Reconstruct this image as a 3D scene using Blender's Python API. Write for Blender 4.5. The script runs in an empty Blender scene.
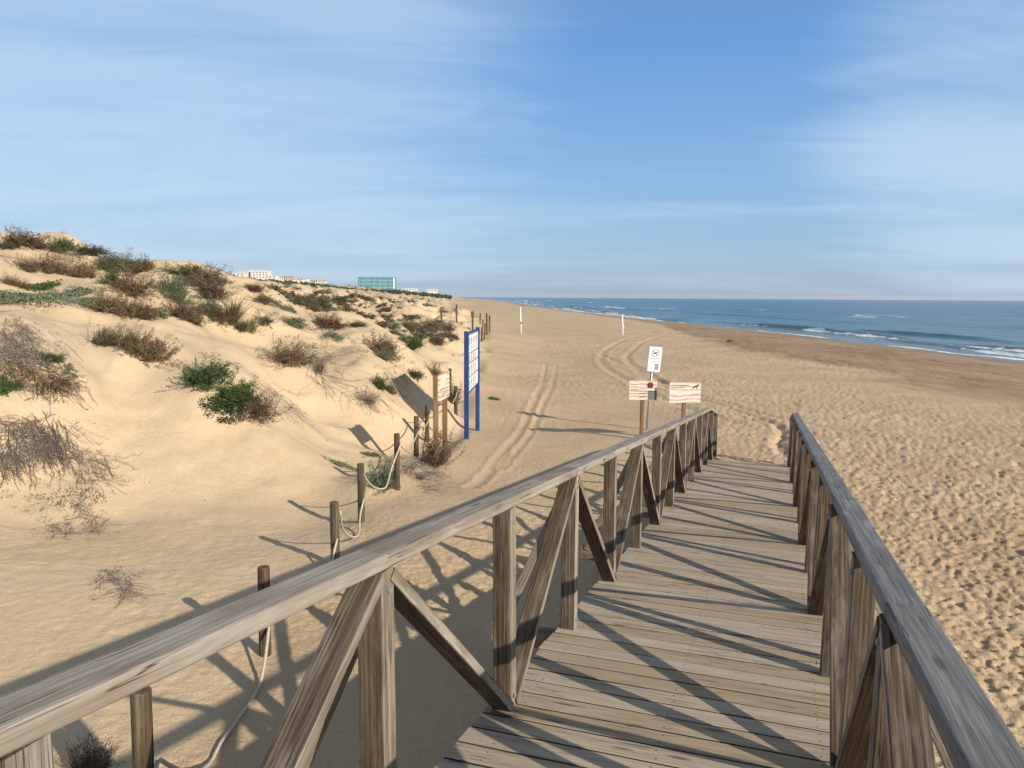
import bpy, math, random, time
import numpy as np
from mathutils import Vector, Matrix
random.seed(7); RNG = np.random.default_rng(11)
T0 = time.time()
sc = bpy.context.scene
COL = sc.collection

# ------------------------------------------------------------------ camera model
CAMZ = 3.5; F = 769.0; PITCH = math.radians(6.455); ROLL = math.radians(0.37)
cp, sp = math.cos(PITCH), math.sin(PITCH)
def ray(px, py):
    x = px-512.0; u = 384.0-py
    x, u = x*math.cos(ROLL)-u*math.sin(ROLL)*-1*-1, u*math.cos(ROLL)+x*math.sin(ROLL)
    return np.array([x, F*cp+u*sp, u*cp-F*sp])
def at(px, py, Y):
    r = ray(px, py); k = Y/r[1]
    return (r[0]*k, Y, CAMZ+r[2]*k)

# ------------------------------------------------------------------ noise
def _h(ix, iy, s):
    n = (ix.astype(np.int64)*374761393 + iy.astype(np.int64)*668265263 + s*1274126177) & 0xffffffff
    n = ((n ^ (n >> 13))*1274126177) & 0xffffffff
    n = (n ^ (n >> 16)) & 0xffffffff
    return n/4294967295.0
def vnoise(x, y, s=0):
    ix = np.floor(x); iy = np.floor(y); fx = x-ix; fy = y-iy
    fx = fx*fx*fx*(fx*(fx*6-15)+10); fy = fy*fy*fy*(fy*(fy*6-15)+10)
    a = _h(ix, iy, s); b = _h(ix+1, iy, s); c = _h(ix, iy+1, s); d = _h(ix+1, iy+1, s)
    return (a+(b-a)*fx)*(1-fy)+(c+(d-c)*fx)*fy-0.5
def fbm(x, y, s=0, o=4, g=0.5):
    r = 0; a = 1.0
    for k in range(o):
        r = r+a*vnoise(x*2**k+k*17.3, y*2**k-k*9.1, s+k); a *= g
    return r
def sstep(a, b, x):
    t = np.clip((x-a)/(b-a), 0, 1); return t*t*(3-2*t)

# ------------------------------------------------------------------ terrain height
SEA_Z = -1.1
_sy = np.array([-400, 0, 40, 60, 100, 136, 182, 319, 600, 878, 2000, 6000, 12000.])
_sx = np.array([60, 40, 39.2, 38.6, 36.4, 32.5, 26.5, 15, 2, -14, -110, -700, -1800.])
def shore_x(y): return np.interp(y, _sy, _sx)
def beach(x, y):
    s = shore_x(y)-x
    s = s+0.9*fbm(x*0.05, y*0.05, 3, 3)*1.5
    w = np.interp(y, [0, 100, 200, 500, 3000], [20, 17, 13, 10, 10])
    return np.interp(s/w, [-8, -1, 0, 0.35, 0.8, 1.15, 2.5], [-5, -2.0, -1.12, -0.65, -0.12, 0.06, 0.1])

PTS = [  # px, py, Y : points seen on the dunes
 (0,567,7.6),(130,552,8.5),(260,530,9.6),(-150,590,7.2),(-400,560,7.5),
 (0,500,9.8),(0,420,11.4),(0,360,12.6),(20,318,13.6),(70,372,12.9),(70,440,11.6),(110,500,10.6),(60,350,13.6),
 (-120,420,10),(-120,300,13),(-350,330,10),
 (0,308,17.5),(60,318,16.5),(0,275,21),(0,244,25),(60,247,26),(100,255,27),(40,268,22.5),(100,290,20),(140,300,19.5),
 (150,271,30),(120,345,15.2),(100,385,13.6),(150,372,14.4),(170,330,17.5),(200,350,16),(180,300,21),(205,275,28),(230,300,22),
 (200,470,11.6),(200,400,13.4),(160,430,12.3),(120,460,11.5),(240,440,12.8),(250,395,14.3),(240,350,17),
 (300,475,12.3),(300,420,14.6),(300,385,17.2),(300,345,20.5),(290,335,22),(330,372,19),(250,330,21),(270,308,27),(300,318,32),
 (330,450,14.0),(350,410,16.2),(375,372,19.3),(395,380,21),(340,350,24),(375,345,27),(330,310,42),(250,290,38),(300,297,80),
 (400,440,17.0),(408,405,20.2),(422,398,22),(425,372,25),(400,350,32),(420,340,36),(400,325,55),(440,345,40),(455,330,55),
 (400,308,130),(350,300,110),(430,312,110),(300,292,220),(240,287,110),(350,295,260),(400,297,300),(430,299,330),
 (240,287,500),(300,292,600),(345,293,800),(400,291.5,1000),(430,293.5,1100),(200,280,800),(100,280,800),(0,270,400),(0,270,900),(448,296,1200),(-300,270,200),(-400,270,700),(-300,250,40),
 (370,480,12.6),(385,468,14.2),(340,505,11.2),(300,520,10.3),
]
CX, CY, CZ = [], [], []
for px, py, Y in PTS:
    p = at(px, py, Y); CX.append(p[0]); CY.append(p[1]); CZ.append(p[2]-float(beach(np.array(p[0]), np.array(p[1]))))
def flat(x, y, z): CX.append(x); CY.append(y); CZ.append(z)
for x, y, z in [(-2.0,3.0,.50),(-2.0,6.0,.50),(-1.95,8.15,.48),(-1.95,9.9,.44),(-.5,12,.30),(-1.75,11.6,.38),(-1.9,14.5,.25),(-1.8,17,.3),(-1.4,14,.12),(-1.0,18,.05),(-5,6,.52),(-8,6.5,.6),
   (-3.5,7.4,.50),(0,3,.3),(0,7,.3),(.5,12,.18),(2,18,0),(0,24,0),(-1.4,24,.1),(-1.6,34,.15),(-1.8,50,.15),(-2.6,76,.1),(0,40,0),(3,30,0),(5,14,0),(4,8,0),(4,2,0),(8,5,0),(10,12,0),(10,20,0),(10,40,0),(5,60,0),(15,80,0),
   (4,110,0),(12,160,0),(-14,220,0),(-24,300,.2),(0,250,0),(-20,450,0),(-34,480,.3),(-50,800,0),(-75,1000,0),(-150,2000,0),(-450,4000,0),(-3,0,.2),(-8,0,.5),(0,-5,0),(10,-10,0),(-10,-10,1),(40,0,0),(40,40,0),(30,120,0),(0,600,0),(200,500,0),(500,1500,0),
   (-1200,4000,12),(-600,3000,12)]:
    flat(x, y, z)
CX = np.array(CX); CY = np.array(CY); CZ = np.array(CZ)
def _uv(x, y):
    yy = y+3.0
    r = np.sqrt(x*x+yy*yy)+1.0
    th = np.arctan2(x, yy)
    return th*1.6, np.log(r)
_U, _V = _uv(CX, CY)
def _k(d2): return 0.5*d2*np.log(d2+1e-12)
_n = len(CX)
A = np.zeros((_n+3, _n+3))
A[:_n, :_n] = _k((_U[:, None]-_U)**2+(_V[:, None]-_V)**2)+np.eye(_n)*2e-4
A[:_n, _n] = 1; A[:_n, _n+1] = _U; A[:_n, _n+2] = _V; A[_n:, :_n] = A[:_n, _n:].T
_scale = np.sqrt(CX**2+CY**2)+6       # fit relative heights
W = np.linalg.solve(A, np.concatenate([CZ/_scale, [0, 0, 0]]))
_by = np.array([-50, 0, 10, 17, 24, 50, 76, 150, 300, 480, 1000, 2000, 6000.])
_bx = np.array([-2, -2, -2.0, -1.3, -1.3, -1.7, -2.8, -8, -24, -34, -75, -150, -800.])
def dune_mask(x, y):
    bx = np.interp(y, _by, _bx); w = 0.4+0.02*np.abs(y)
    return sstep(0, 1, (bx-x)/w+0.35)
def dune(x, y):
    out = np.empty(x.size); xf = x.ravel(); yf = y.ravel()
    for i in range(0, xf.size, 60000):
        u, v = _uv(xf[i:i+60000], yf[i:i+60000])
        K = _k((u[:, None]-_U)**2+(v[:, None]-_V)**2)
        r = np.sqrt(xf[i:i+60000]**2+yf[i:i+60000]**2)+6
        out[i:i+60000] = (K@W[:_n]+W[_n]+W[_n+1]*u+W[_n+2]*v)*r
    out = out.reshape(x.shape)
    right = sstep(0, 3, x-(np.interp(y, _by, _bx)))
    return out*(1-sstep(2, 14, x-np.interp(y, _by, _bx)))
# tracks and one sign-shadow groove pressed into the sand (polylines on the beach, metres)
def gpt(px, py, z=0.1):
    r = ray(px, py); k = (z-CAMZ)/r[2]; return (r[0]*k, r[1]*k)
TRACKS = [
 ([(671,332),(640,343),(626,355),(630,362),(644,370),(669,388),(708,399),(759,413),(830,428),(930,447)], .30, .075, .10),
 ([(654,331),(625,339),(604,349),(600,357),(607,366),(624,377),(655,396),(700,412),(745,425)], .30, .075, .10),
 ([(545,362),(542,385),(534,402),(512,440),(495,470),(470,502)], .15, .04, .07),
 ([(556,362),(552,388),(540,410),(520,446),(500,474)], .13, .03, .07),
 ([(510,352),(560,364),(598,366)], .25, .06, .07),
 ([(598,351),(618,360),(636,368),(648,380)], .25, .07, .06),
 ([(560,405),(590,411),(634,419)], .18, .05, .05),  # not a track: groove standing in for the cast shadow of a sign
 ([(656,378),(676,386),(692,396),(735,409),(776,423),(783,432),(777,441),(783,452)], .20, .15, .07),
 ([(860,418),(900,408),(1000,404)], .3, .04, .05),
]
def track_disp(x, y):
    d = np.zeros_like(x)
    for pl, w, dep, rim in TRACKS:
        P = [gpt(*q) for q in pl]
        best = np.full(x.shape, 1e9)
        for (ax, ay), (bx, by) in zip(P[:-1], P[1:]):
            m = (x > min(ax, bx)-2) & (x < max(ax, bx)+2) & (y > min(ay, by)-2) & (y < max(ay, by)+2)
            if not m.any(): continue
            vx, vy = bx-ax, by-ay; L = vx*vx+vy*vy
            t = np.clip(((x[m]-ax)*vx+(y[m]-ay)*vy)/L, 0, 1)
            dd = np.hypot(x[m]-ax-t*vx, y[m]-ay-t*vy)
            best[m] = np.minimum(best[m], dd)
        m = best < 3
        w = w*.62; dep = dep*.55; rim = rim*.5; dep = dep*(.7+.6*fbm(x[m]/.5, y[m]/.5, 140, 3)+.3); q = (best[m]+.06*fbm(x[m]/.25, y[m]/.25, 141, 3))/w
        d[m] += -dep*np.exp(-q**2)+rim*0.45*np.exp(-((q-1.9)/0.6)**2)
    return d
def pits(x, y, cell, rad, seed, dens=0.9):
    gx = x/cell; gy = y/cell; ix = np.floor(gx); iy = np.floor(gy)
    out = np.zeros_like(x)
    for dx in (-1, 0, 1):
        for dy in (-1, 0, 1):
            cx = ix+dx; cy = iy+dy
            jx = _h(cx, cy, seed); jy = _h(cx, cy, seed+1); on = _h(cx, cy, seed+2) < dens
            an = _h(cx, cy, seed+3)*6.283; sz = 0.6+0.9*_h(cx, cy, seed+4)
            px = (cx+jx-gx)*cell; py = (cy+jy-gy)*cell
            a = (px*np.cos(an)+py*np.sin(an))/(rad*1.7*sz); b = (-px*np.sin(an)+py*np.cos(an))/(rad*sz)
            q = a*a+b*b
            out += on*sz*(-np.exp(-q*1.1)+0.45*np.exp(-(np.sqrt(q)-1.75)**2*3.0))
    return out
# the little scarp that undercuts the dune foot, and hollows
def base_height(x, y):
    x = np.asarray(x, float); y = np.asarray(y, float)
    dm = dune_mask(x, y)
    r = np.sqrt(x*x+y*y)
    z = beach(x, y)+dune(x, y)
    amp = dm*sstep(8.5, 16, y+0.35*(-x))*(1-sstep(400, 900, r))
    sc1 = 0.26+0.013*np.minimum(r, 90)
    z = z+amp*sc1*fbm(x/3.2, y/3.2, 20, 4, 0.52)*(1.0)
    z = z+amp*sc1*1.5*(0.22-np.abs(fbm(x/5.0+3, y/6.0, 33, 3, 0.45))*1.6)*sstep(11, 17, r)
    z = z+amp*sstep(35, 80, r)*(1.1*np.abs(fbm(x/11, y/14, 30, 4, 0.55))*1.5-0.5)*sstep(0, 14, np.interp(y, _by, _bx)-x)
    for mx, my, mr, mh in MOUNDS:
        m = np.abs(x-mx)+np.abs(y-my) < 4*mr
        if np.any(m):
            q = np.sqrt((x-mx)**2+((y-my)*.8)**2)/mr
            z = z+np.where(m, mh*np.exp(-np.minimum(q, 6)**2.4), 0)
    return z
MOUNDS = []
def detail(x, y):
    r = np.sqrt(x*x+y*y); dm = dune_mask(x, y)
    s = shore_x(y)-x
    wet = 1-sstep(13, 19, s+2*fbm(x*.07, y*.07, 5, 2))
    foot = (1-dm)*(1-0.8*wet)
    patch = np.clip(0.55+1.6*fbm(x/9, y/9, 40, 3)+0.5*sstep(3, 9, x+0.0*y), 0.12, 1)*(1-sstep(70, 160, r))
    ramp = 1-0.6*sstep(0, 1, (1.0-x)/2)*sstep(10, 20, y)
    f = foot*patch*ramp
    fd = .45*dm*(0.05+0.7*np.clip(fbm(x/4, y/4, 50, 2)+.05, 0, 1))*(1-sstep(30, 60, r))
    z = (f*0.017+fd*0.020)*pits(x, y, .125, .037, 60)
    z += (f*0.007+fd*0.030)*pits(x, y, .40, .10, 70, .7)
    z += f*0.028*fbm(x/.8, y/.8, 80, 3)+(f*0.029+fd*.010)*fbm(x/.11, y/.11, 84, 3, .65)*(1-sstep(15, 30, r))
    z += (f*0.015+fd*.003)*pits(x, y, .085, .024, 66)*(1-sstep(12, 24, r))
    z += (0.012-0.008*dm)*fbm(x/.35, y/.35, 90, 3)*(1-sstep(20, 40, r))
    wx = x*0.8+y*0.6+0.7*fbm(x/1.5, y/1.5, 95, 2)
    z += dm*0.0012*np.sin(wx*6.283/.13)*np.clip(fbm(x/2.5, y/2.5, 97, 2)*3, 0, 1)*(1-sstep(12, 20, r))
    # cart lines along the wet foreshore
    z += 0.05*sstep(20, 24, s)*0+0.04*wet*sstep(4, 8, s)*np.sin((s+0.8*fbm(x/6, y/20, 99, 3))*2.6)*np.clip(fbm(x/8, y/30, 98, 2)*3+.4, 0, 1)
    z += wet*sstep(6, 9, s)*0.02*pits(x, y, .8, .2, 110, .5)
    z += track_disp(x, y)
    return z
def H(x, y): return base_height(x, y)
def hz(x, y): return float(base_height(np.array([x]), np.array([y]))[0])
def hit(px, py, lo=3.0, hi=1500.0):
    """first point where the sight line from the viewpoint meets the terrain"""
    r = ray(px, py); Y = np.exp(np.linspace(math.log(lo), math.log(hi), 900)); k = Y/r[1]
    x = r[0]*k; z = CAMZ+r[2]*k; h = base_height(x, Y)
    b = np.nonzero(z < h)[0]
    if len(b) == 0: return None
    i = b[0]
    if i > 0:
        a0 = z[i-1]-h[i-1]; a1 = z[i]-h[i]; t = a0/(a0-a1)
        return (x[i-1]+(x[i]-x[i-1])*t, Y[i-1]+(Y[i]-Y[i-1])*t, h[i-1]+(h[i]-h[i-1])*t)
    return (x[i], Y[i], h[i])

_m = []
for px, py, mr, mh in [(292,368,1.5,.55),(210,384,1.1,.22),(242,402,1.0,.25),(133,352,1.2,.30),(381,352,2.0,.55),(330,328,2.4,.6),(409,329,1.8,.6),(431,331,1.8,.5),(448,331,1.8,.5),
   (415,348,1.1,.45),(396,384,1.0,.42),(436,378,.9,.40),(108,313,1.3,.32),(142,318,1.3,.3),(192,286,1.9,.45),(232,322,1.4,.35),(50,274,1.4,.3),(322,308,3.0,.8),(430,466,.8,.12),(385,484,.6,.2),
   (22,420,.9,.22),(30,345,1.1,.26),(85,500,.5,.12),(262,322,1.2,.12),(352,345,1.5,.35),
   (345,392,1.3,-.28),(262,440,1.4,-.14),(312,405,1.1,-.26),(172,385,1.3,-.24),(255,362,1.3,-.25),(360,360,1.4,-.3),(110,370,1.2,-.2),(180,440,1.1,-.12),(270,470,.9,.10),(215,430,1.2,.10),(120,430,1.0,.08)]:
    p = hit(px, py)
    if p: _m.append((p[0], p[1], mr, mh*(1 if p[1] < 17 else (.55 if p[1] < 26 else .38))))
MOUNDS.extend(_m)
# ------------------------------------------------------------------ material helpers
class NT:
    def __init__(s, name):
        s.m = bpy.data.materials.new(name); s.m.use_nodes = True; s.t = s.m.node_tree
        s.t.nodes.clear(); s.out = s.t.nodes.new('ShaderNodeOutputMaterial')
        s.b = s.t.nodes.new('ShaderNodeBsdfPrincipled'); s.t.links.new(s.b.outputs[0], s.out.inputs[0])
    def n(s, ty, **kw):
        o = s.t.nodes.new(ty)
        for k, v in kw.items():
            if k.startswith('i_'): o.inputs[k[2:].replace('_', ' ')].default_value = v
            else: setattr(o, k, v)
        return o
    def l(s, a, b): s.t.links.new(a, b)
    def noise(s, vec, scale, detail=4, rough=0.55, dist=0.0, dim='3D'):
        o = s.n('ShaderNodeTexNoise', noise_dimensions=dim); o.inputs['Scale'].default_value = scale
        o.inputs['Detail'].default_value = detail; o.inputs['Roughness'].default_value = rough; o.inputs['Distortion'].default_value = dist
        if vec is not None: s.l(vec, o.inputs['Vector'])
        return o.outputs['Fac']
    def ramp(s, fac, stops):
        o = s.n('ShaderNodeValToRGB'); cr = o.color_ramp
        while len(cr.elements) > 1: cr.elements.remove(cr.elements[-1])
        cr.elements[0].position = stops[0][0]; cr.elements[0].color = tuple(stops[0][1])+(1,) if len(stops[0][1]) == 3 else stops[0][1]
        for p, c in stops[1:]:
            e = cr.elements.new(p); e.color = tuple(c)+(1,)
        s.l(fac, o.inputs[0]); return o.outputs[0]
    def mix(s, fac, a, b, mode='MIX'):
        o = s.n('ShaderNodeMix', data_type='RGBA', blend_type=mode)
        for sock, v in ((o.inputs[0], fac), (o.inputs[6], a), (o.inputs[7], b)):
            if isinstance(v, (int, float)): sock.default_value = v
            elif isinstance(v, tuple): sock.default_value = v+(1,) if len(v) == 3 else v
            else: s.l(v, sock)
        return o.outputs[2]
    def math(s, op, a, b=0.0, c=0.0):
        o = s.n('ShaderNodeMath', operation=op)
        for sock, v in zip(o.inputs, (a, b, c)):
            if isinstance(v, (int, float)): sock.default_value = v
            else: s.l(v, sock)
        return o.outputs[0]
    def mapr(s, v, a, b, c=0.0, d=1.0):
        o = s.n('ShaderNodeMapRange'); s.l(v, o.inputs[0])
        for i, q in enumerate((a, b, c, d)): o.inputs[1+i].default_value = q
        return o.outputs[0]
    def mapping(s, vec, scale=(1, 1, 1), rot=(0, 0, 0)):
        o = s.n('ShaderNodeMapping'); s.l(vec, o.inputs[0]); o.inputs['Scale'].default_value = scale; o.inputs['Rotation'].default_value = rot
        return o.outputs[0]
    def attr(s, name, fac=False):
        o = s.n('ShaderNodeAttribute', attribute_name=name); return o.outputs['Fac'] if fac else o.outputs['Vector']
    def bump(s, h, strength, dist):
        o = s.n('ShaderNodeBump'); o.inputs['Strength'].default_value = strength; o.inputs['Distance'].default_value = dist
        s.l(h, o.inputs['Height']); s.l(o.outputs[0], s.b.inputs['Normal'])
    def set(s, **kw):
        for k, v in kw.items():
            k = k.replace('_', ' ')
            if isinstance(v, (int, float)): s.b.inputs[k].default_value = v
            elif isinstance(v, tuple): s.b.inputs[k].default_value = v+(1,) if len(v) == 3 else v
            else: s.l(v, s.b.inputs[k])
        return s.m

def wood(name, c_lo, c_mid, c_hi, stain, rough=0.8, bump=1.0, worn=0.5):
    s = NT(name); gc = s.attr('gc'); rnd = s.attr('rnd', True)
    grain = s.noise(s.mapping(gc, (1.5, 26, 26)), 1.0, 7, .62, 1.4)
    fine = s.noise(s.mapping(gc, (9, 230, 230)), 1.0, 4, .7)
    rings = s.n('ShaderNodeTexWave', wave_type='BANDS', bands_direction='Y'); s.l(s.mapping(gc, (.35, 16, 9)), rings.inputs[0])
    rings.inputs['Scale'].default_value = 1.0; rings.inputs['Distortion'].default_value = 14.0; rings.inputs['Detail'].default_value = 3; rings.inputs['Detail Scale'].default_value = .8
    g = s.math('ADD', s.math('MULTIPLY', grain, .62), s.math('ADD', s.math('MULTIPLY', fine, .36), s.math('MULTIPLY', rings.outputs[1], .11)))
    col = s.ramp(g, [(.38, c_lo), (.53, c_mid), (.67, c_hi)])
    st = s.noise(s.mapping(gc, (1.2, 5, 5)), 1.0, 4, .6, .6)
    col = s.mix(s.mapr(st, .48, .72, 0, .75), col, stain)
    gr = s.noise(s.mapping(gc, (2.2, 7, 7)), 1.7, 3, .6)
    col = s.mix(s.mapr(gr, .5, .8, 0, worn), col, (.42, .40, .36))
    vo = s.n('ShaderNodeTexVoronoi'); s.l(s.mapping(gc, (2.1, 9, 9)), vo.inputs[0]); vo.inputs['Scale'].default_value = 1.0
    kn = s.mapr(vo.outputs['Distance'], .06, .15, 1, 0)
    col = s.mix(s.math('MULTIPLY', kn, .75), col, (.06, .04, .025))
    cr = s.noise(s.mapping(gc, (1.6, 60, 60)), 1.0, 2, .5, .3)
    crk = s.mapr(s.math('ABSOLUTE', s.math('SUBTRACT', cr, .5)), .0, .022, 1, 0)
    crm = s.math('MULTIPLY', crk, s.mapr(s.noise(s.mapping(gc, (2, 12, 12)), 1.0, 2), .5, .6, 0, 1))
    col = s.mix(s.math('MULTIPLY', crm, .85), col, (.025, .018, .012))
    hsv = s.n('ShaderNodeHueSaturation'); s.l(col, hsv.inputs['Color']); s.l(s.mapr(rnd, 0, 1, .90, 1.09), hsv.inputs['Value']); s.l(s.mapr(rnd, 0, 1, 1.15, .85), hsv.inputs['Saturation'])
    s.bump(s.math('SUBTRACT', s.math('ADD', s.math('MULTIPLY', fine, .5), grain), s.math('MULTIPLY', crm, 1.2)), .55*bump, .004)
    return s.set(Base_Color=hsv.outputs[0], Roughness=rough, Specular_IOR_Level=.3)

M = {}
M['rail'] = wood('weathered_rail_wood', (.185, .15, .115), (.265, .225, .18), (.345, .305, .26), (.17, .125, .085), .72, 1.3, .4)
M['rail_grey'] = wood('grey_rail_wood', (.095, .09, .085), (.155, .148, .142), (.225, .215, .205), (.11, .10, .09), .6, 1.4, .15)
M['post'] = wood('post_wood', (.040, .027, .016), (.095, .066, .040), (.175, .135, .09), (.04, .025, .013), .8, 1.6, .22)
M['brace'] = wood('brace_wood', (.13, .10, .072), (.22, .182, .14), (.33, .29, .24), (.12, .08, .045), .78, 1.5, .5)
M['brace_dark'] = wood('brace_shade_wood', (.030, .020, .012), (.078, .052, .032), (.15, .115, .08), (.07, .04, .02), .8, 1.5, .35)  # shaded copy of the brace wood, shade put into the colour
M['deck'] = wood('deck_wood', (.29, .222, .155), (.37, .29, .205), (.44, .362, .27), (.31, .235, .165), .85, 1.5, .2)
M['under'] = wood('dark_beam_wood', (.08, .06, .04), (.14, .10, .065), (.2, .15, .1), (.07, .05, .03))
M['stake'] = wood('stake_wood', (.035, .025, .016), (.085, .06, .036), (.17, .125, .078), (.06, .04, .022), .85, 1.4, .1)
M['signpost'] = wood('sign_post_wood', (.11, .07, .035), (.19, .12, .06), (.27, .18, .10), (.12, .07, .035), .8, 1, .1)

def plain(name, col, rough=.6, nz=.12, scale=8, metal=0.0, spec=.4, bump=0.0):
    s = NT(name); tc = s.n('ShaderNodeTexCoord'); n = s.noise(tc.outputs['Object'], scale, 5, .65)
    d = tuple(c*(1-nz*2) for c in col)
    cc = s.ramp(n, [(.3, d), (.65, col)])
    if bump: s.bump(n, bump, .01)
    return s.set(Base_Color=cc, Roughness=rough, Metallic=metal, Specular_IOR_Level=spec)
M['rope'] = plain('rope_fibre', (.55, .49, .39), .9, .2, 60, bump=.4)
M['blue'] = plain('blue_paint', (.014, .055, .21), .5, .28, 9)
M['white'] = plain('white_panel', (.78, .78, .76), .5, .06, 5)
M['galv'] = plain('galvanised_steel', (.42, .45, .48), .45, .15, 20, .6)
M['print_grey'] = plain('grey_print', (.16, .16, .17), .6, .1, 12)
M['print_brown'] = plain('brown_print', (.30, .17, .11), .6, .2, 12)
M['print_red'] = plain('red_print', (.35, .03, .03), .6, .1, 12)
M['print_black'] = plain('black_print', (.03, .03, .035), .6, .1, 12)
M['cream'] = plain('cream_print', (.70, .62, .46), .6, .06, 8)
M['pole'] = plain('white_pole_paint', (.80, .78, .74), .5, .05, 6)
M['dark'] = plain('dark_weed', (.06, .045, .03), .9, .2, 10)
def plankboard():
    s = NT('pink_plank_board'); tc = s.n('ShaderNodeTexCoord'); o = tc.outputs['Object']
    w = s.n('ShaderNodeTexWave', wave_type='BANDS', bands_direction='Z'); s.l(s.mapping(o, (1.3, 1.3, 3.2)), w.inputs[0])
    w.inputs['Scale'].default_value = 1; w.inputs['Distortion'].default_value = 7; w.inputs['Detail'].default_value = 1; w.inputs['Detail Scale'].default_value = 1.3
    c = s.ramp(w.outputs[1], [(.35, (.66, .57, .50)), (.65, (.62, .47, .39)), (.95, (.45, .28, .21))])
    n = s.noise(o, 14, 4); c = s.mix(s.mapr(n, .45, .7, 0, .35), c, (.75, .68, .6))
    return s.set(Base_Color=c, Roughness=.6)
M['board'] = plankboard()

# sand
def sand():
    s = NT('sand'); geo = s.n('ShaderNodeNewGeometry'); P = geo.outputs['Position']
    wet = s.attr('wet', True); dm = s.attr('dune', True)
    n1 = s.noise(P, .35, 5, .6); n2 = s.noise(P, 3.0, 5, .6, .4); n3 = s.noise(P, 45, 4, .7); n4 = s.noise(P, 300, 2, .6)
    dry = s.ramp(n1, [(.3, (.45, .33, .205)), (.5, (.52, .39, .25)), (.7, (.585, .455, .305))])
    dcol = s.ramp(n2, [(.3, (.55, .42, .265)), (.7, (.655, .52, .345))])
    dry = s.mix(s.math('MULTIPLY', dm, .75), dry, dcol)
    dry = s.mix(s.mapr(n3, .35, .65, .45, 0), dry, (.36, .25, .15))
    dry = s.mix(s.mapr(n4, .5, .75, 0, .3), dry, (.62, .50, .35))
    # grey wind-sorted crust near the dune path
    crust = s.attr('crust', True)
    dry = s.mix(s.math('MULTIPLY', crust, s.mapr(s.noise(s.mapping(P, (.5, 1.2, 1)), .9, 4, .55, .6), .35, .62, .1, .5)), dry, (.42, .35, .26))
    # litter specks
    vo = s.n('ShaderNodeTexVoronoi'); s.l(P, vo.inputs[0]); vo.inputs['Scale'].default_value = 3.2; vo.inputs['Randomness'].default_value = 1
    sp_ = s.mapr(vo.outputs['Distance'], .035, .06, 1, 0)
    sel = s.n('ShaderNodeSeparateColor'); s.l(vo.outputs['Color'], sel.inputs[0])
    dry = s.mix(s.math('MULTIPLY', s.math('MULTIPLY', sp_, s.mapr(sel.outputs[0], .70, .72, 0, 1)), .8), dry, (.10, .065, .04))
    wn = s.noise(s.mapping(P, (1, .25, 1)), 1.6, 5, .7)
    wc = s.ramp(wn, [(.35, (.215, .138, .078)), (.52, (.29, .197, .118)), (.70, (.39, .28, .18))])
    col = s.mix(wet, dry, wc)
    soak = s.attr('soak', True)
    col = s.mix(s.math('MULTIPLY', soak, .8), col, (.14, .095, .06))
    h = s.math('ADD', s.math('MULTIPLY', s.noise(P, 11, 6, .7), 1.0), s.math('MULTIPLY', n3, .35))
    s.bump(s.math('MULTIPLY', h, s.mapr(dm, 0, 1, 1.0, .45)), .7, .05)
    return s.set(Base_Color=col, Roughness=s.mapr(soak, 0, 1, .92, .25), Specular_IOR_Level=.2)
M['sand'] = sand()
M['gap'] = plain('gap_shade_and_screws', (.03, .024, .018), .95, .2, 10)  # shade of the plank gaps painted on plank sides; screw heads share it

def leafmat(name, cols, rough=.75, trans=.15):
    s = NT(name); oi = s.n('ShaderNodeObjectInfo'); r = s.attr('rnd', True)
    c = s.ramp(r, [(i/(len(cols)-1), c) for i, c in enumerate(cols)])
    hsv = s.n('ShaderNodeHueSaturation'); s.l(c, hsv.inputs['Color']); s.l(s.mapr(oi.outputs['Random'], 0, 1, .75, 1.25), hsv.inputs['Value']); s.l(s.mapr(oi.outputs['Random'], 0, 1, .485, .515), hsv.inputs['Hue'])
    return s.set(Base_Color=hsv.outputs[0], Roughness=rough, Specular_IOR_Level=.2)
M['dry'] = leafmat('dry_foliage', [(.055, .036, .022), (.105, .068, .042), (.16, .112, .068), (.095, .082, .042)])
M['green'] = leafmat('green_foliage', [(.022, .045, .012), (.04, .075, .02), (.065, .105, .032), (.07, .085, .035)])
M['olive'] = leafmat('olive_foliage', [(.04, .048, .022), (.07, .076, .034), (.10, .09, .048), (.08, .055, .035)])
M['greygreen'] = leafmat('grey_green_foliage', [(.065, .085, .05), (.10, .125, .075), (.14, .16, .105), (.09, .10, .055)])
M['straw'] = leafmat('straw_grass', [(.12, .12, .055), (.20, .18, .09), (.30, .25, .15), (.13, .15, .06)])
M['dead'] = leafmat('dead_grass', [(.12, .095, .075), (.20, .165, .135), (.27, .23, .19), (.15, .11, .08)])
M['stem'] = plain('twig_bark', (.16, .11, .075), .85, .2, 30)
M['wood_far'] = leafmat('far_pines', [(.03, .05, .02), (.05, .075, .03), (.07, .09, .04), (.06, .065, .035)])

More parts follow.
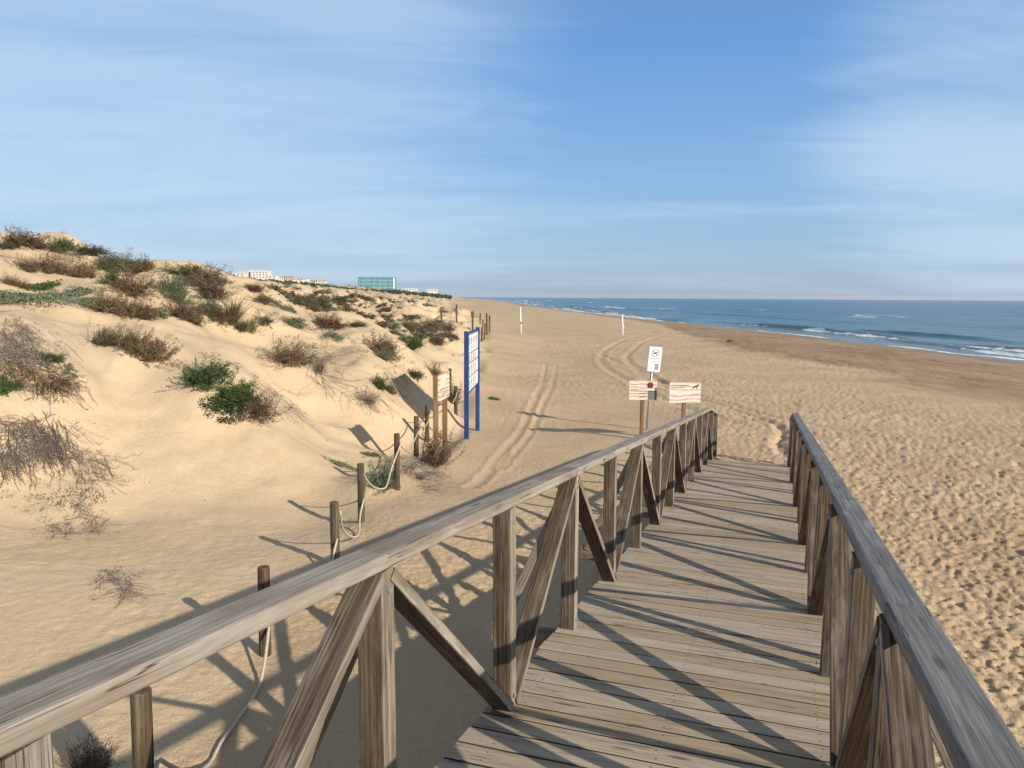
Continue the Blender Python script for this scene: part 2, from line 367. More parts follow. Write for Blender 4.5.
# ------------------------------------------------------------------ mesh builder
class MB:
    def __init__(s): s.v = []; s.f = []; s.g = []; s.r = []; s.mi = []
    def add(s, verts, faces, gc=None, rnd=None, mi=0):
        b = len(s.v); s.v += [tuple(v) for v in verts]
        s.g += [tuple(g) for g in (gc if gc is not None else verts)]
        rnd = random.random() if rnd is None else rnd
        s.r += [rnd]*len(verts) if not hasattr(rnd, '__len__') else list(rnd)
        s.f += [tuple(i+b for i in f) for f in faces]; s.mi += [mi]*len(faces)
    def beam(s, p0, p1, w, h, up=(0, 0, 1), ch=.006, seg=1, wob=0.0, rounds=1, rnd=None, mi=0, ext=0.0, side_mi=None):
        """chamfered timber from p0 to p1; w across, h along 'up'"""
        p0 = Vector(p0); p1 = Vector(p1); d = (p1-p0); L = d.length; d.normalize()
        p0 = p0-d*ext; p1 = p1+d*ext
        side = d.cross(Vector(up)).normalized(); u = side.cross(d).normalized()
        prof = []
        for cx, cy, a0 in ((1, 1, 0), (-1, 1, 90), (-1, -1, 180), (1, -1, 270)):
            for k in range(rounds+1):
                a = math.radians(a0+90*k/rounds)
                prof.append((cx*(w/2-ch)+ch*math.cos(a), cy*(h/2-ch)+ch*math.sin(a)))
        n = len(prof); vs = []; gs = []; off = (random.uniform(0, 50), random.uniform(0, 50), random.uniform(0, 50))
        for i in range(seg+1):
            t = i/seg; c = p0.lerp(p1, t)
            if wob and 0 < i < seg: c = c+side*random.uniform(-wob, wob)+u*random.uniform(-wob, wob)
            for a, b in prof:
                vs.append(c+side*a+u*b); gs.append((off[0]+t*L, off[1]+a, off[2]+b))
        fs = []
        for i in range(seg):
            for k in range(n): fs.append((i*n+k, i*n+(k+1) % n, (i+1)*n+(k+1) % n, (i+1)*n+k))
        fs.append(tuple(reversed(range(n)))); fs.append(tuple(seg*n+k for k in range(n)))
        s.add(vs, fs, gs, rnd, mi)
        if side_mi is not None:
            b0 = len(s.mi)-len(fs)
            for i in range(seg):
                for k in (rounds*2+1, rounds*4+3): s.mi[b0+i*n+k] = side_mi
    def cyl(s, p0, p1, r0, r1=None, n=12, dome=0.0, rnd=None, mi=0, cap=True):
        r1 = r0 if r1 is None else r1; p0 = Vector(p0); p1 = Vector(p1); d = (p1-p0); L = d.length; d.normalize()
        a = d.cross(Vector((0, 0, 1)) if abs(d.z) < .9 else Vector((1, 0, 0))).normalized(); b = d.cross(a)
        rings = [(0, r0), (1-.006 if dome else 1, r1)]
        if dome: rings.append((1, r1*.90))
        vs = []; gs = []; o = random.uniform(0, 40)
        for t, r in rings:
            for k in range(n):
                q = 2*math.pi*k/n; vs.append(p0+d*L*t+(a*math.cos(q)+b*math.sin(q))*r); gs.append((o+t*L, r*math.cos(q)+o, r*math.sin(q)))
        fs = []
        for i in range(len(rings)-1):
            for k in range(n): fs.append((i*n+k, i*n+(k+1) % n, (i+1)*n+(k+1) % n, (i+1)*n+k))
        if cap: fs.append(tuple(reversed(range(n)))); fs.append(tuple((len(rings)-1)*n+k for k in range(n)))
        s.add(vs, fs, gs, rnd, mi)
    def tube(s, pts, r, n=6, rnd=None, mi=0):
        pts = [Vector(p) for p in pts]; vs = []; fs = []; gs = []
        for i, p in enumerate(pts):
            d = (pts[min(i+1, len(pts)-1)]-pts[max(i-1, 0)]).normalized()
            a = d.cross(Vector((0, 0, 1)) if abs(d.z) < .95 else Vector((1, 0, 0))).normalized(); b = d.cross(a)
            rr = r[i] if hasattr(r, '__len__') else r
            for k in range(n):
                q = 2*math.pi*k/n; vs.append(p+(a*math.cos(q)+b*math.sin(q))*rr); gs.append(vs[-1])
        for i in range(len(pts)-1):
            for k in range(n): fs.append((i*n+k, i*n+(k+1) % n, (i+1)*n+(k+1) % n, (i+1)*n+k))
        fs.append(tuple(reversed(range(n)))); fs.append(tuple((len(pts)-1)*n+k for k in range(n)))
        s.add(vs, fs, gs, rnd, mi)
    def box(s, c, d, rz=0.0, mi=0, rnd=None):
        cx, cy, cz = c; a, b, h = d[0]/2, d[1]/2, d[2]/2; co, si = math.cos(rz), math.sin(rz); vs = []
        for z in (-h, h):
            for x, y in ((-a, -b), (a, -b), (a, b), (-a, b)): vs.append((cx+x*co-y*si, cy+x*si+y*co, cz+z))
        s.add(vs, [(3, 2, 1, 0), (4, 5, 6, 7), (0, 1, 5, 4), (1, 2, 6, 5), (2, 3, 7, 6), (3, 0, 4, 7)], None, rnd, mi)
    def build(s, name, mat, parent=None, smooth=False, origin=None):
        me = bpy.data.meshes.new(name); o3 = Vector(origin) if origin is not None else Vector((0, 0, 0))
        V = np.array(s.v, dtype=np.float32)-np.array(o3, dtype=np.float32)
        me.from_pydata(V.tolist(), [], s.f)
        for m in (mat if isinstance(mat, (list, tuple)) else [mat]): me.materials.append(m)
        if any(s.mi): me.polygons.foreach_set('material_index', s.mi)
        a = me.attributes.new('gc', 'FLOAT_VECTOR', 'POINT'); a.data.foreach_set('vector', np.array(s.g, dtype=np.float32).ravel())
        a = me.attributes.new('rnd', 'FLOAT', 'POINT'); a.data.foreach_set('value', np.array(s.r, dtype=np.float32))
        if smooth: me.polygons.foreach_set('use_smooth', [True]*len(s.f))
        me.update()
        o = bpy.data.objects.new(name, me); COL.objects.link(o); o.location = o3
        if parent is not None: 
            o.parent = parent; o.location = o3-Vector(parent.get('wloc', (0, 0, 0)))
        o['wloc'] = tuple(o3)
        return o
def tag(o, label=None, cat=None, group=None, kind=None):
    if label: o['label'] = label
    if cat: o['category'] = cat
    if group: o['group'] = group
    if kind: o['kind'] = kind
    return o
def empty(name, loc, label=None, cat=None, group=None):
    o = bpy.data.objects.new(name, None); COL.objects.link(o); o.location = loc; o.empty_display_size = .2
    o['wloc'] = tuple(loc); return tag(o, label, cat, group)
def np_mesh(name, V, Q, mat, attrs=None, smooth=True):
    me = bpy.data.meshes.new(name); me.vertices.add(len(V)); me.vertices.foreach_set('co', V.astype(np.float32).ravel())
    me.loops.add(Q.size); me.loops.foreach_set('vertex_index', Q.astype(np.int32).ravel())
    me.polygons.add(len(Q)); k = Q.shape[1]
    me.polygons.foreach_set('loop_start', np.arange(0, Q.size, k, dtype=np.int32)); me.polygons.foreach_set('loop_total', np.full(len(Q), k, dtype=np.int32))
    if smooth: me.polygons.foreach_set('use_smooth', np.ones(len(Q), dtype=bool))
    for an, av in (attrs or {}).items():
        a = me.attributes.new(an, 'FLOAT', 'POINT'); a.data.foreach_set('value', av.astype(np.float32).ravel())
    me.materials.append(mat); me.update(calc_edges=True); me.validate()
    o = bpy.data.objects.new(name, me); COL.objects.link(o); return o
def grid_quads(nr, nc, wrap=False):
    i = np.arange(nr-1)[:, None]*nc; j = np.arange(nc-1)[None, :]
    a = (i+j).ravel(); q = np.stack([a, a+1, a+nc+1, a+nc], 1)
    if wrap:
        a = (np.arange(nr-1)*nc+nc-1); q = np.vstack([q, np.stack([a, a-nc+1, a+1, a+nc], 1)])
    return q

# ------------------------------------------------------------------ ground sheet
rs = [0.0, 1.0, 1.8, 2.4]; r = 2.4
while r < 9000:
    r += min(r*r/2500*.95, r*.0078); rs.append(r)
rs = np.array(rs)
fine = np.radians(np.arange(-40, 40.01, .12))
rest = np.radians(np.arange(43, 317.5, 3.0))
th = np.concatenate([fine, rest]); 
R, TH = np.meshgrid(rs, th, indexing='ij')
GX = R*np.sin(TH); GY = R*np.cos(TH)
base = base_height(GX, GY)
mfar = sstep(80, 250, R)
GZ = base+detail(GX, GY)
GZ[0, :] = GZ[0, 0]
s_ = shore_x(GY)-GX
wetw = np.interp(GY, [0, 60, 120, 200, 500, 3000], [22, 21.5, 15, 11, 11, 11])
wj = wetw+5.0*fbm(GX*.09, GY*.04, 6, 4)+1.6*fbm(GX*.9, GY*.4, 7, 3)
wet = (1-sstep(-1.2, 1.2, s_-wj))*np.clip(.92+.5*fbm(GX*.35, GY*.12, 9, 4), .5, 1)
soak = 1-sstep(.6, 4.5, s_+1.5*fbm(GX*.12, GY*.06, 8, 3))
dmk = dune_mask(GX, GY)
cl = np.interp(GX, [-9, -5.05, -4.0, -3.1, -1.5, -.6], [5.6, 7.5, 8.35, 9.5, 11.6, 14]); crust = np.exp(-((GY-cl+.7+.5*fbm(GX/1.3, GY/.8, 160, 3))/.55)**2)*sstep(-.9, -2.2, GX)*1.0
bowl = np.exp(-(((GX+7.6)/2.2)**2+((GY-14.2)/1.1)**2))
crust = np.clip(crust+bowl, 0, 1)
ground = np_mesh('sand_ground', np.stack([GX, GY, GZ], -1).reshape(-1, 3), grid_quads(len(rs), len(th), True)[:, ::-1], M['sand'],
                 dict(wet=wet, soak=soak, dune=dmk, crust=crust))
tag(ground, 'pale golden sand of the beach and dunes', kind='structure')
print('ground', len(rs), len(th), time.time()-T0)

# ------------------------------------------------------------------ sea
def sea_mat():
    s = NT('sea_water'); geo = s.n('ShaderNodeNewGeometry'); P = geo.outputs['Position']
    off = s.attr('off', True); foam = s.attr('foam', True)
    lay = s.noise(s.mapping(P, (.02, .0035, 1)), 1.0, 5, .6)
    deep = s.ramp(s.mapr(off, 0, 320), [(0, (.17, .21, .20)), (.025, (.10, .17, .18)), (.06, (.045, .125, .145)), (.25, (.018, .085, .145)), (1, (.008, .05, .115))])
    deep = s.mix(s.mapr(lay, .4, .65, 0, .5), deep, (.03, .10, .13))
    fn = s.noise(s.mapping(P, (1, .45, 1)), 1.1, 6, .75)
    fm = s.mapr(s.math('ADD', foam, s.math('MULTIPLY', s.math('SUBTRACT', fn, .5), 1.6)), .48, .62)
    fm = s.math('MULTIPLY', fm, s.mapr(foam, .04, .15))
    col = s.mix(fm, deep, (.80, .82, .82))
    w1 = s.noise(s.mapping(P, (1, .4, 1)), .55, 6, .7); w2 = s.noise(s.mapping(P, (1, .3, 1)), .09, 5, .6)
    s.bump(s.math('ADD', s.math('MULTIPLY', w1, .35), w2), 1.0, 1.7)
    return s.set(Base_Color=col, Roughness=s.mapr(fm, 0, 1, .22, .8), IOR=1.33, Specular_IOR_Level=.45)
ys = [-150.0]
while ys[-1] < 8500: ys.append(ys[-1]+ (6 if ys[-1] < 10 else max(.35, (ys[-1])*.0075)))
ys = np.array(ys)
ps = [-6.0]
while ps[-1] < 8000: ps.append(ps[-1]+(.22 if ps[-1] < 45 else (ps[-1]-45)*.03+.25))
ps = np.array(ps)
YY, PP = np.meshgrid(ys, ps, indexing='ij')
sx = shore_x(YY)
XX = sx+PP
amp = np.zeros_like(PP); foam = np.zeros_like(PP)
dist = np.sqrt(YY**2+XX**2)
for k, (pc, a, wd) in enumerate([(3.2, .26, .9), (8.0, .62, 1.3), (15.0, .75, 1.6), (24, .42, 2.2), (36, .35, 3.0), (52, .30, 4.0), (72, .25, 5.0)]):
    pk = pc+2.6*fbm(YY*0+3.1*k, YY*.018, 200+k, 3)*(1+pc*.04)+1.2*fbm(YY*0, YY*.11, 220+k, 2)
    am = np.clip(fbm(YY*0+k*5.7, YY*(.03 if k < 3 else .02), 240+k, 2)*2.6+(.75 if k < 2 else .42), 0.0, 1.0)
    q = (PP-pk)/wd
    prof = np.where(q < 0, np.exp(-(q*1.9)**2), np.exp(-(q*.75)**2))
    amp += a*am*prof
    brk = np.clip(fbm(YY*0+9.3*k, YY*(.05 if k < 3 else .035), 260+k, 3)*3.2+[1.2, 1.1, .6, .1, -.9, -2, -2][k], 0, 1)*am
    fr = np.exp(-((q+.55)/.42)**2)*1.0+np.where(q < -.5, np.exp(-((q+.5)/2.2)**2)*.42, 0)
    foam = np.maximum(foam, brk*fr)
foam = np.maximum(foam, .75*np.exp(-((PP-.5-1.2*fbm(YY*0, YY*.15, 300, 3))/.8)**2)*np.clip(fbm(YY*0, YY*.06, 301, 3)*2+.9, 0, 1))
wc = np.clip(fbm(XX*.06, YY*.02, 310, 4)-.30, 0, 1)*3*sstep(20, 35, PP)*(1-sstep(60, 130, PP))*sstep(120, 200, YY)
foam = np.maximum(foam, wc)
swell = .10*fbm(PP/7+3, YY/26, 320, 4)+.12*np.sin(PP/9*6.28/2.0+2*fbm(PP/60, YY/90, 330, 2)*6)*sstep(20, 60, PP)*(1-sstep(300, 800, PP))
ZZ = SEA_Z+amp+swell*sstep(0, 12, PP)
sea = np_mesh('sea', np.stack([XX, YY, ZZ], -1).reshape(-1, 3), grid_quads(len(ys), len(ps)), sea_mat(), dict(off=PP, foam=foam))
tag(sea, 'blue sea with low breaking waves', kind='structure')
print('sea', len(ys), len(ps), time.time()-T0)

# ------------------------------------------------------------------ boardwalk ramp
AZ = math.radians(19.0); HEYE = 1.645
Dh = Vector((math.sin(AZ), math.cos(AZ), 0)); Lh = Vector((math.cos(AZ), -math.sin(AZ), 0))
def extra(s): return -.095*max(0, s-15.2)
def RP(s, a, b=0.0):
    """point on the ramp: s metres along, a across, b above the deck"""
    return Vector((0, 0, CAMZ-HEYE))+Dh*s+Lh*a+Vector((0, 0, b-.0987*s+extra(s)))
AL, AR = -1.215, .385
S_END = 17.2
walk = empty('boardwalk', RP(2, -.4), 'weathered wooden boardwalk ramp with timber railings leading down to the beach', 'boardwalk')
mb = MB(); s = -3.0; pitch = .152
while s < S_END:
    j = random.uniform(-.008, .008)
    c0 = RP(s+.071, AL-.03+j, -.018+random.uniform(-.001, .001)); c1 = RP(s+.071, AR+.03+random.uniform(-.012, .012), -.018+random.uniform(-.001, .001))
    nrm = Vector((0, 0, 1))+Dh*.0987
    mb.beam(c0, c1, .1385, .036, up=nrm, ch=.002, seg=4, wob=.0008, rounds=2, side_mi=1)
    for a_ in (AL+.12, -.415, AR-.12):
        for ds_ in (.035, .108):
            q_ = RP(s+ds_-.002, a_+random.uniform(-.008, .008), .0); mb.cyl(q_-Vector((0, 0, .01)), q_+Vector((0, 0, .0018)), .0034, n=6, mi=1)
    s += pitch
mb.build('deck', [M['deck'], M['gap']], walk, origin=RP(2, -.4))
for a in (AL+.12, -.415, AR-.12):
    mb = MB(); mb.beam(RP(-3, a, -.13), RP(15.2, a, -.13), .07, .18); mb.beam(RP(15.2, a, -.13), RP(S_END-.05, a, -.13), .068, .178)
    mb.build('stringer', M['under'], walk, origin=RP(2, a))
RAILB = .965   # underside of handrail above the deck
def railing(a_post, a_rail, s_list, rail_w, rail_h, rmat, sgn, phase, name_s0):
    hr = MB()
    sl = list(s_list)
    # handrail: lengths joined over every second post
    cuts = [-3.0]+[x for i, x in enumerate(sl) if (i+phase) % 2 == 0 and x < 15]+[15.2, S_END+.1]
    for q0, q1 in zip(cuts[:-1], cuts[1:]):
        dz0, dz1 = random.uniform(.0, .0015), random.uniform(.0, .0015); da = random.uniform(-.0015, .0015)
        hr.beam(RP(q0+.0005, a_rail+da, RAILB+rail_h/2+dz0), RP(q1-.0005, a_rail-da, RAILB+rail_h/2+dz1), rail_w, rail_h, up=Vector((0, 0, 1)), ch=.011, seg=6, wob=.0018, rounds=4, rnd=random.uniform(.4, .65))
    rail = hr.build('handrail', rmat, walk, origin=RP(2, a_rail, 1))
    for i, sp_ in enumerate(sl):
        gz = hz(*RP(sp_, a_post).xy)-.35
        lean_ = .03 if sgn > 0 else -.014; top = RP(sp_, a_post+lean_, RAILB-.001); b0_ = RP(sp_, a_post); bot = Vector((b0_.x, b0_.y, min(gz, top.z-1.2)))
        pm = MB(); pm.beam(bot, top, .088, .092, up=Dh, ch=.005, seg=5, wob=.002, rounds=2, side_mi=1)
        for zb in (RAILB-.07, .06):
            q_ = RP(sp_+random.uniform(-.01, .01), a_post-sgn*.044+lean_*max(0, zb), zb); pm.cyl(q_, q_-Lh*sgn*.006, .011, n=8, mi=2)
        pm.build('post', [M['post'], M['brace'], M['galv']], rail, origin=bot)  # lighter side faces, dark near faces: sunlight contrast put into the colour
        # outrigger and its diagonal strut at every second post
        if (i+phase) % 2 == 0:
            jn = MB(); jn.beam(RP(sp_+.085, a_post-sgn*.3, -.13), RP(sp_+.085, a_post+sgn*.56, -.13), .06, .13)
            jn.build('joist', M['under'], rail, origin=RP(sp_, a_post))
            st = MB(); st.beam(RP(sp_+.083, a_post+sgn*.06, RAILB-.10), RP(sp_+.083, a_post+sgn*.50, -.09), .055, .07, up=Dh, ch=.004)
            st.build('strut', M['brace'], rail, origin=RP(sp_, a_post))
    for i in range(len(sl)-1):
        q0, q1 = sl[i], sl[i+1]
        low, high = .01, RAILB-.022
        up0 = (i+phase) % 2 == 0
        z0, z1 = (high, low) if up0 else (low, high)
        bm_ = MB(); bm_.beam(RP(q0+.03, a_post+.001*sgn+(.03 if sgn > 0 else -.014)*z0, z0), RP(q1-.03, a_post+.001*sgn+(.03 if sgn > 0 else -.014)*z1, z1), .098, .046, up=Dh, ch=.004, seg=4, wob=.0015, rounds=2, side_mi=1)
        bm_.build('brace', [M['brace_dark'], M['brace']], rail, origin=RP(q0, a_post))  # wide faces painted as shaded wood, side faces as sunlit wood
    return rail
sL = [.87+1.235*k for k in range(-3, 13)]+[16.9]
sL = [x for x in sL if x < 17.2]
RAILB = .990
railing(AL+.045, AL+.022, sL, .116, .051, M['rail'], -1, 0 if False else 0, 0)
sR = [4.44+1.19*k for k in range(-5, 12)]
sR = [x for x in sR if x < 17.2]; sR[3] = 2.35; sR[4] = 3.2
RAILB = .965
railing(AR-.055, AR-.005, sR, .112, .052, M['rail_grey'], 1, 1, 0)
print('ramp', time.time()-T0)

# ------------------------------------------------------------------ rope fence
def stake(mb, x, y, h, r, lean=(0, 0)):
    z = hz(x, y); mb.cyl((x, y, z-.3), (x+lean[0]*h, y+lean[1]*h, z+h), r*1.02, r, 14, dome=1)
    return Vector((x, y, z))
ROW = [(0, 2.1, 1.08, .05), ]
FX = [(-1.84, 3.60, .97, .05), (-2.0, 5.98, .74, .048), (-1.92, 8.14, .71, .048), (-1.98, 9.9, .80, .045), (-1.76, 11.6, .87, .045)]
for px, py, Y, hh, rr in [(416,458,14.9,.85,.05),(427,430,17.6,.85,.05),(456,401,22.5,.92,.055),(450,400,24.5,.95,.05)]:
    p = at(px, py, Y); FX.append((p[0], p[1], hh, rr))
FX = [(-2.0, 1.4, .95, .05)]+FX
fence = empty('rope_fence', (FX[0][0], FX[0][1], hz(FX[0][0], FX[0][1])), 'low fence of round wooden stakes strung with white rope along the dune foot', 'fence')
tops = []
for i, (x, y, hh, rr) in enumerate(FX):
    mb = MB(); lean = (random.uniform(-.02, .02), random.uniform(-.02, .02)); b = stake(mb, x, y, hh, rr, lean)
    mb.build('stake', M['stake'], fence, smooth=False, origin=b)
    fr = [.62, .62, .40, .45, .42, .86, .86, .88, .88, .88][i]
    tops.append((Vector((x+lean[0]*hh*fr, y+lean[1]*hh*fr, b.z+hh*fr)), Vector((x, y, b.z+hh*.86)), rr))
SAG = [.6, .5, .45, .40, .45, .35, .30, .3, .3, .3]
for i in range(len(FX)-1):
    a = tops[i][1] if i >= 2 else tops[i][0]; b = tops[i+1][0]; 
    a = a+Vector((tops[i][2]+.012, 0, 0)); b = b+Vector((tops[i+1][2]+.012, 0, 0)); pts = []
    N = 26
    for k in range(N+1):
        t = k/N; p = a.lerp(b, t); p.z -= SAG[i]*4*t*(1-t)*(1.0)
        p.x += .03*math.sin(t*9+i)
        g = hz(p.x, p.y)+.02
        if p.z < g: p.z = g+.004*math.sin(k*1.7)
        pts.append(p)
    mb = MB(); mb.tube(pts, .012, 8); mb.build('rope', M['rope'], fence, smooth=True, origin=a)

# farther fences: one thing for each run
fence2 = None
far = [(481.5,346,52,1.0,.07),(484,343,54,1.15,.06),(487,341,57,1.6,.07),(489.5,339,60,1.35,.07),(482.5,333,70,1.2,.06),(480,330,76,1.2,.06)]
p0 = at(481.5, 346, 52)
fence2 = empty('stake_fence', (p0[0], p0[1], hz(p0[0], p0[1])), 'short row of tall leaning stakes past the blue signboard', 'fence')
for px, py, Y, hh, rr in far:
    p = at(px, py, Y); mb = MB(); b = stake(mb, p[0], p[1], hh, rr, (random.uniform(-.02, .1), 0)); mb.build('stake', M['stake'], fence2, origin=b)
p = hit(472.6, 334); mb = MB(); b = Vector(p); z = b.z
mb.cyl((b.x, b.y, z-.3), (b.x, b.y, z+1.55), .07, .06, 12); mb.beam((b.x, b.y, z+1.2), (b.x, b.y, z+1.62), .22, .14, up=(0, 1, 0), ch=.03)
tag(mb.build('marker_post', M['stake'], origin=b), 'dark lone post with a thick head behind the blue signboard', 'post')
for (px, py, hh, lab) in [(441.5,322,.9,'thin bare stake among dune bushes, left of the two beyond the signs'),(456.6,323,1.1,'thin bare stake among dune bushes, right of the two beyond the signs')]:
    p = hit(px, py)
    if p:
        k = p[1]/46.; mb = MB(); b = stake(mb, p[0], p[1], hh*k, .055*k); tag(mb.build('dune_stake', M['stake'], origin=b), lab, 'post', 'stakes standing in the dune scrub')

# ------------------------------------------------------------------ signs
def strip_text(mb, o, ux, uz, nrm, x0, x1, z, h, gap=.5):
    x = x0
    while x < x1:
        w = random.uniform(.012, .04)*(x1-x0)/.3
        a = o+ux*x+uz*z+nrm*.006; mb.beam(a, a+ux*min(w, x1-x), .004, h, up=uz, ch=.0005)
        x += w+random.uniform(.006, .012)*(x1-x0)/.3
def wooden_sign(px, py, Y, z0, z1, w, label, kind, rz):
    p = at(px, py, Y); x, y = p[0], p[1]; g = hz(x, y); zt = z1
    t = empty('plank_sign', (x, y, g), label, 'sign', 'small plank signs by the ramp foot')
    mb = MB(); mb.beam((x, y, g-.4), (x, y, zt-.05), .085, .085, up=(0, 1, 0)); mb.build('post', M['signpost'], t, origin=(x, y, g))
    ux = Vector((math.cos(rz), math.sin(rz), 0)); nr = Vector((math.sin(rz), -math.cos(rz), 0)); c = Vector((x, y, (z0+z1)/2))+nr*.066
    hh = (z1-z0)
    mb = MB(); mb.beam(c-ux*w/2, c+ux*w/2, .03, hh, up=(0, 0, 1), ch=.003); bd = mb.build('board', M['board'], t, origin=c)
    mk = MB(); uz = Vector((0, 0, 1))
    if kind == 0:
        mb = MB(); q = c-ux*w*.31+nr*.0175; mb.beam(q-ux*w*.17, q+ux*w*.17, .003, hh*.94, ch=.0005); mb.build('cream_panel', M['cream'], bd, origin=c)
        mb = MB(); q = c+ux*w*.34-uz*hh*.24+nr*.0185; mb.beam(q-ux*w*.155, q+ux*w*.155, .004, hh*.46, ch=.0005); mb.build('dark_panel', M['print_grey'], bd, origin=c)
        mb = MB(); q = c+ux*w*.26+uz*hh*.27; mb.cyl(q+nr*.016, q+nr*.020, hh*.16, n=20); mb.build('red_roundel', M['print_red'], bd, origin=c)
        for sx_ in (-.045, .045):
            mk.beam(q+ux*sx_*.8+nr*.023-uz*.05, q+ux*sx_*.8+nr*.023+uz*.05, .03, .004, up=nr, ch=.0005)
        for k in range(3): strip_text(mk, c+nr*.014, ux, uz, nr, -w*.44, -w*.17, hh*(.3-.13*k), .012)
        mk.beam(c-ux*w*.46-uz*hh*.03+nr*.021, c+ux*w*.44-uz*hh*.03+nr*.021, .003, .012, ch=.0004)
        for k in range(2): strip_text(mk, c+nr*.014, ux, uz, nr, -w*.44, w*.15, -hh*(.17+.13*k), .012)
    else:
        # running-dog like figure in the top corner, lines of wording along the top
        q = c+ux*w*.34+uz*hh*.30+nr*.018
        mk.beam(q-ux*.055-uz*.02, q+ux*.05+uz*.03, .035, .004, up=nr, ch=.0005); mk.beam(q+ux*.04+uz*.02, q+ux*.075+uz*.06, .02, .0042, up=nr, ch=.0005)
        mk.beam(q-ux*.05-uz*.02, q-ux*.075-uz*.06, .016, .004, up=nr, ch=.0005); mk.beam(q+ux*.02, q+ux*.03-uz*.06, .016, .0042, up=nr, ch=.0005)
        strip_text(mk, c+nr*.014, ux, uz, nr, -w*.44, w*.12, hh*.36, .012); strip_text(mk, c+nr*.014, ux, uz, nr, -w*.44, 0, hh*.24, .010)
    mk.build('lettering', M['print_black'], bd, origin=c)
wooden_sign(641.5, 430, 18.3, 1.07, 1.54, .66, 'left of two pink plank signs, cream patch, red roundel and dark square', 0, math.radians(-3))
wooden_sign(683, 430, 18.0, 1.05, 1.54, .74, 'right of two pink plank signs, plain board with a small black dog mark', 1, math.radians(2))
# white notice on a steel pole
p = at(646, 428, 19.8); x, y = p[0], p[1]; g = hz(x, y)
t = empty('notice_sign', (x, y, g), 'white rectangular notice with a no-dogs roundel on a thin steel pole', 'sign')
mb = MB(); mb.cyl((x, y, g-.4), (x+.14, y, 2.1), .032, .032, 14); mb.build('pole', M['galv'], t, smooth=True, origin=(x, y, g))
zt = 2.26; c = Vector((x+.17, y-.05, zt-.33)); ux = Vector((.995, .05, .0)).normalized(); uz = Vector((.08, 0, .99)).normalized(); nr = Vector((.05, -1, 0)).normalized()
mb = MB(); mb.beam(c-uz*.32, c+uz*.32, .33, .012, up=nr, ch=.002); pn = mb.build('panel', M['white'], t, origin=c)
mk = MB(); q = c+uz*.16+nr*.009
N = 24; ring = [q+ux*.095*math.cos(2*math.pi*k/N)+uz*.095*math.sin(2*math.pi*k/N) for k in range(N+1)]
mk.tube(ring, .006, 5); mk.beam(q-ux*.06+uz*.06, q+ux*.06-uz*.06, .012, .004, up=nr, ch=.0005)
mk.beam(q-ux*.045-uz*.005, q+ux*.03+uz*.005, .032, .006, up=nr, ch=.001); mk.beam(q+ux*.03, q+ux*.06+uz*.035, .018, .006, up=nr, ch=.001); mk.beam(q-ux*.04, q-ux*.05-uz*.045, .012, .006, up=nr, ch=.001); mk.beam(q+ux*.02, q+ux*.03-uz*.045, .012, .0055, up=nr, ch=.001)
for k, ww in enumerate((.12, .10, .13)): strip_text(mk, c, ux, uz, nr, -ww, ww, .02-.07*k, .014)
mk.build('pictogram', M['print_black'], pn, origin=c)
mb = MB(); mb.beam(c-uz*.27+ux*.07+nr*.014, c-uz*.12+ux*.07+nr*.014, .09, .006, up=nr, ch=.002); mb.build('sticker', M['galv'], pn, origin=c)

# slanting double-post information board by the fence
A0 = at(436, 469, 14.3); A1 = at(445, 461, 15.0)
g0, g1 = hz(A0[0], A0[1]), hz(A1[0], A1[1])
t = empty('information_board', (A0[0], A0[1], g0), 'brown two-post board with a pinkish printed panel beside the rope fence', 'sign')
B0 = Vector((A0[0], A0[1], g0)); B1 = Vector((A1[0], A1[1], g1)); topz = 2.03
for b, tz in ((B0, topz), (B1, topz-.02)):
    mb = MB(); mb.beam((b.x, b.y, b.z-.4), (b.x, b.y, tz), .095, .095, up=(0, 1, 0)); mb.build('post', M['signpost'], t, origin=b)
d = (B1-B0); d.z = 0; d.normalize(); nr = Vector((d.y, -d.x, 0))
c0 = B0-d*.04+nr*.066; c1 = B1+d*.06+nr*.066; c0.z = c1.z = topz-.235
mb = MB(); mb.beam(c0, c1, .03, .50, ch=.003); bd = mb.build('panel', M['board'], t, origin=c0)
mb = MB(); mb.beam((c0+c1)/2-d*.30+nr*.017+Vector((0, 0, .1)), (c0+c1)/2+d*.1+nr*.017+Vector((0, 0, .1)), .004, .2, ch=.001); mb.build('picture', M['cream'], bd, origin=c0)
mk = MB()
for k in range(4): strip_text(mk, (c0+c1)/2+nr*.014, d, Vector((0, 0, 1)), nr, -.3, .3, -.05-.045*k, .012)
mk.build('lettering', M['print_brown'], bd, origin=c0)

# blue two-post signboard
A0 = at(466.5, 441, 17.9); A1 = at(477.5, 424, 20.4); g0, g1 = hz(A0[0], A0[1]), hz(A1[0], A1[1])
t = empty('blue_signboard', (A0[0], A0[1], g0), 'tall blue two-post signboard with stacked white panels', 'sign')
B0 = Vector((A0[0], A0[1], g0)); B1 = Vector((A1[0], A1[1], g1)); TZ = 2.70
for b in (B0, B1):
    mb = MB(); mb.beam((b.x, b.y, b.z-.4), (b.x, b.y, TZ), .11, .11, up=(0, 1, 0), ch=.012, rounds=3); mb.build('post', M['blue'], t, origin=b)
d = (B1-B0); d.z = 0; Ld = d.length; d.normalize(); nr = Vector((d.y, -d.x, 0))
mb = MB()
mb.beam(B0+d*.06+Vector((0, 0, TZ-.06-B0.z)), B1-d*.06+Vector((0, 0, TZ-.06-B1.z)), .05, .05)
mb.beam(B0+d*.06+Vector((0, 0, 1.22-B0.z)), B1-d*.06+Vector((0, 0, 1.22-B1.z)), .05, .05); mb.build('crossbar', M['blue'], t, origin=B0)
zz = TZ-.09
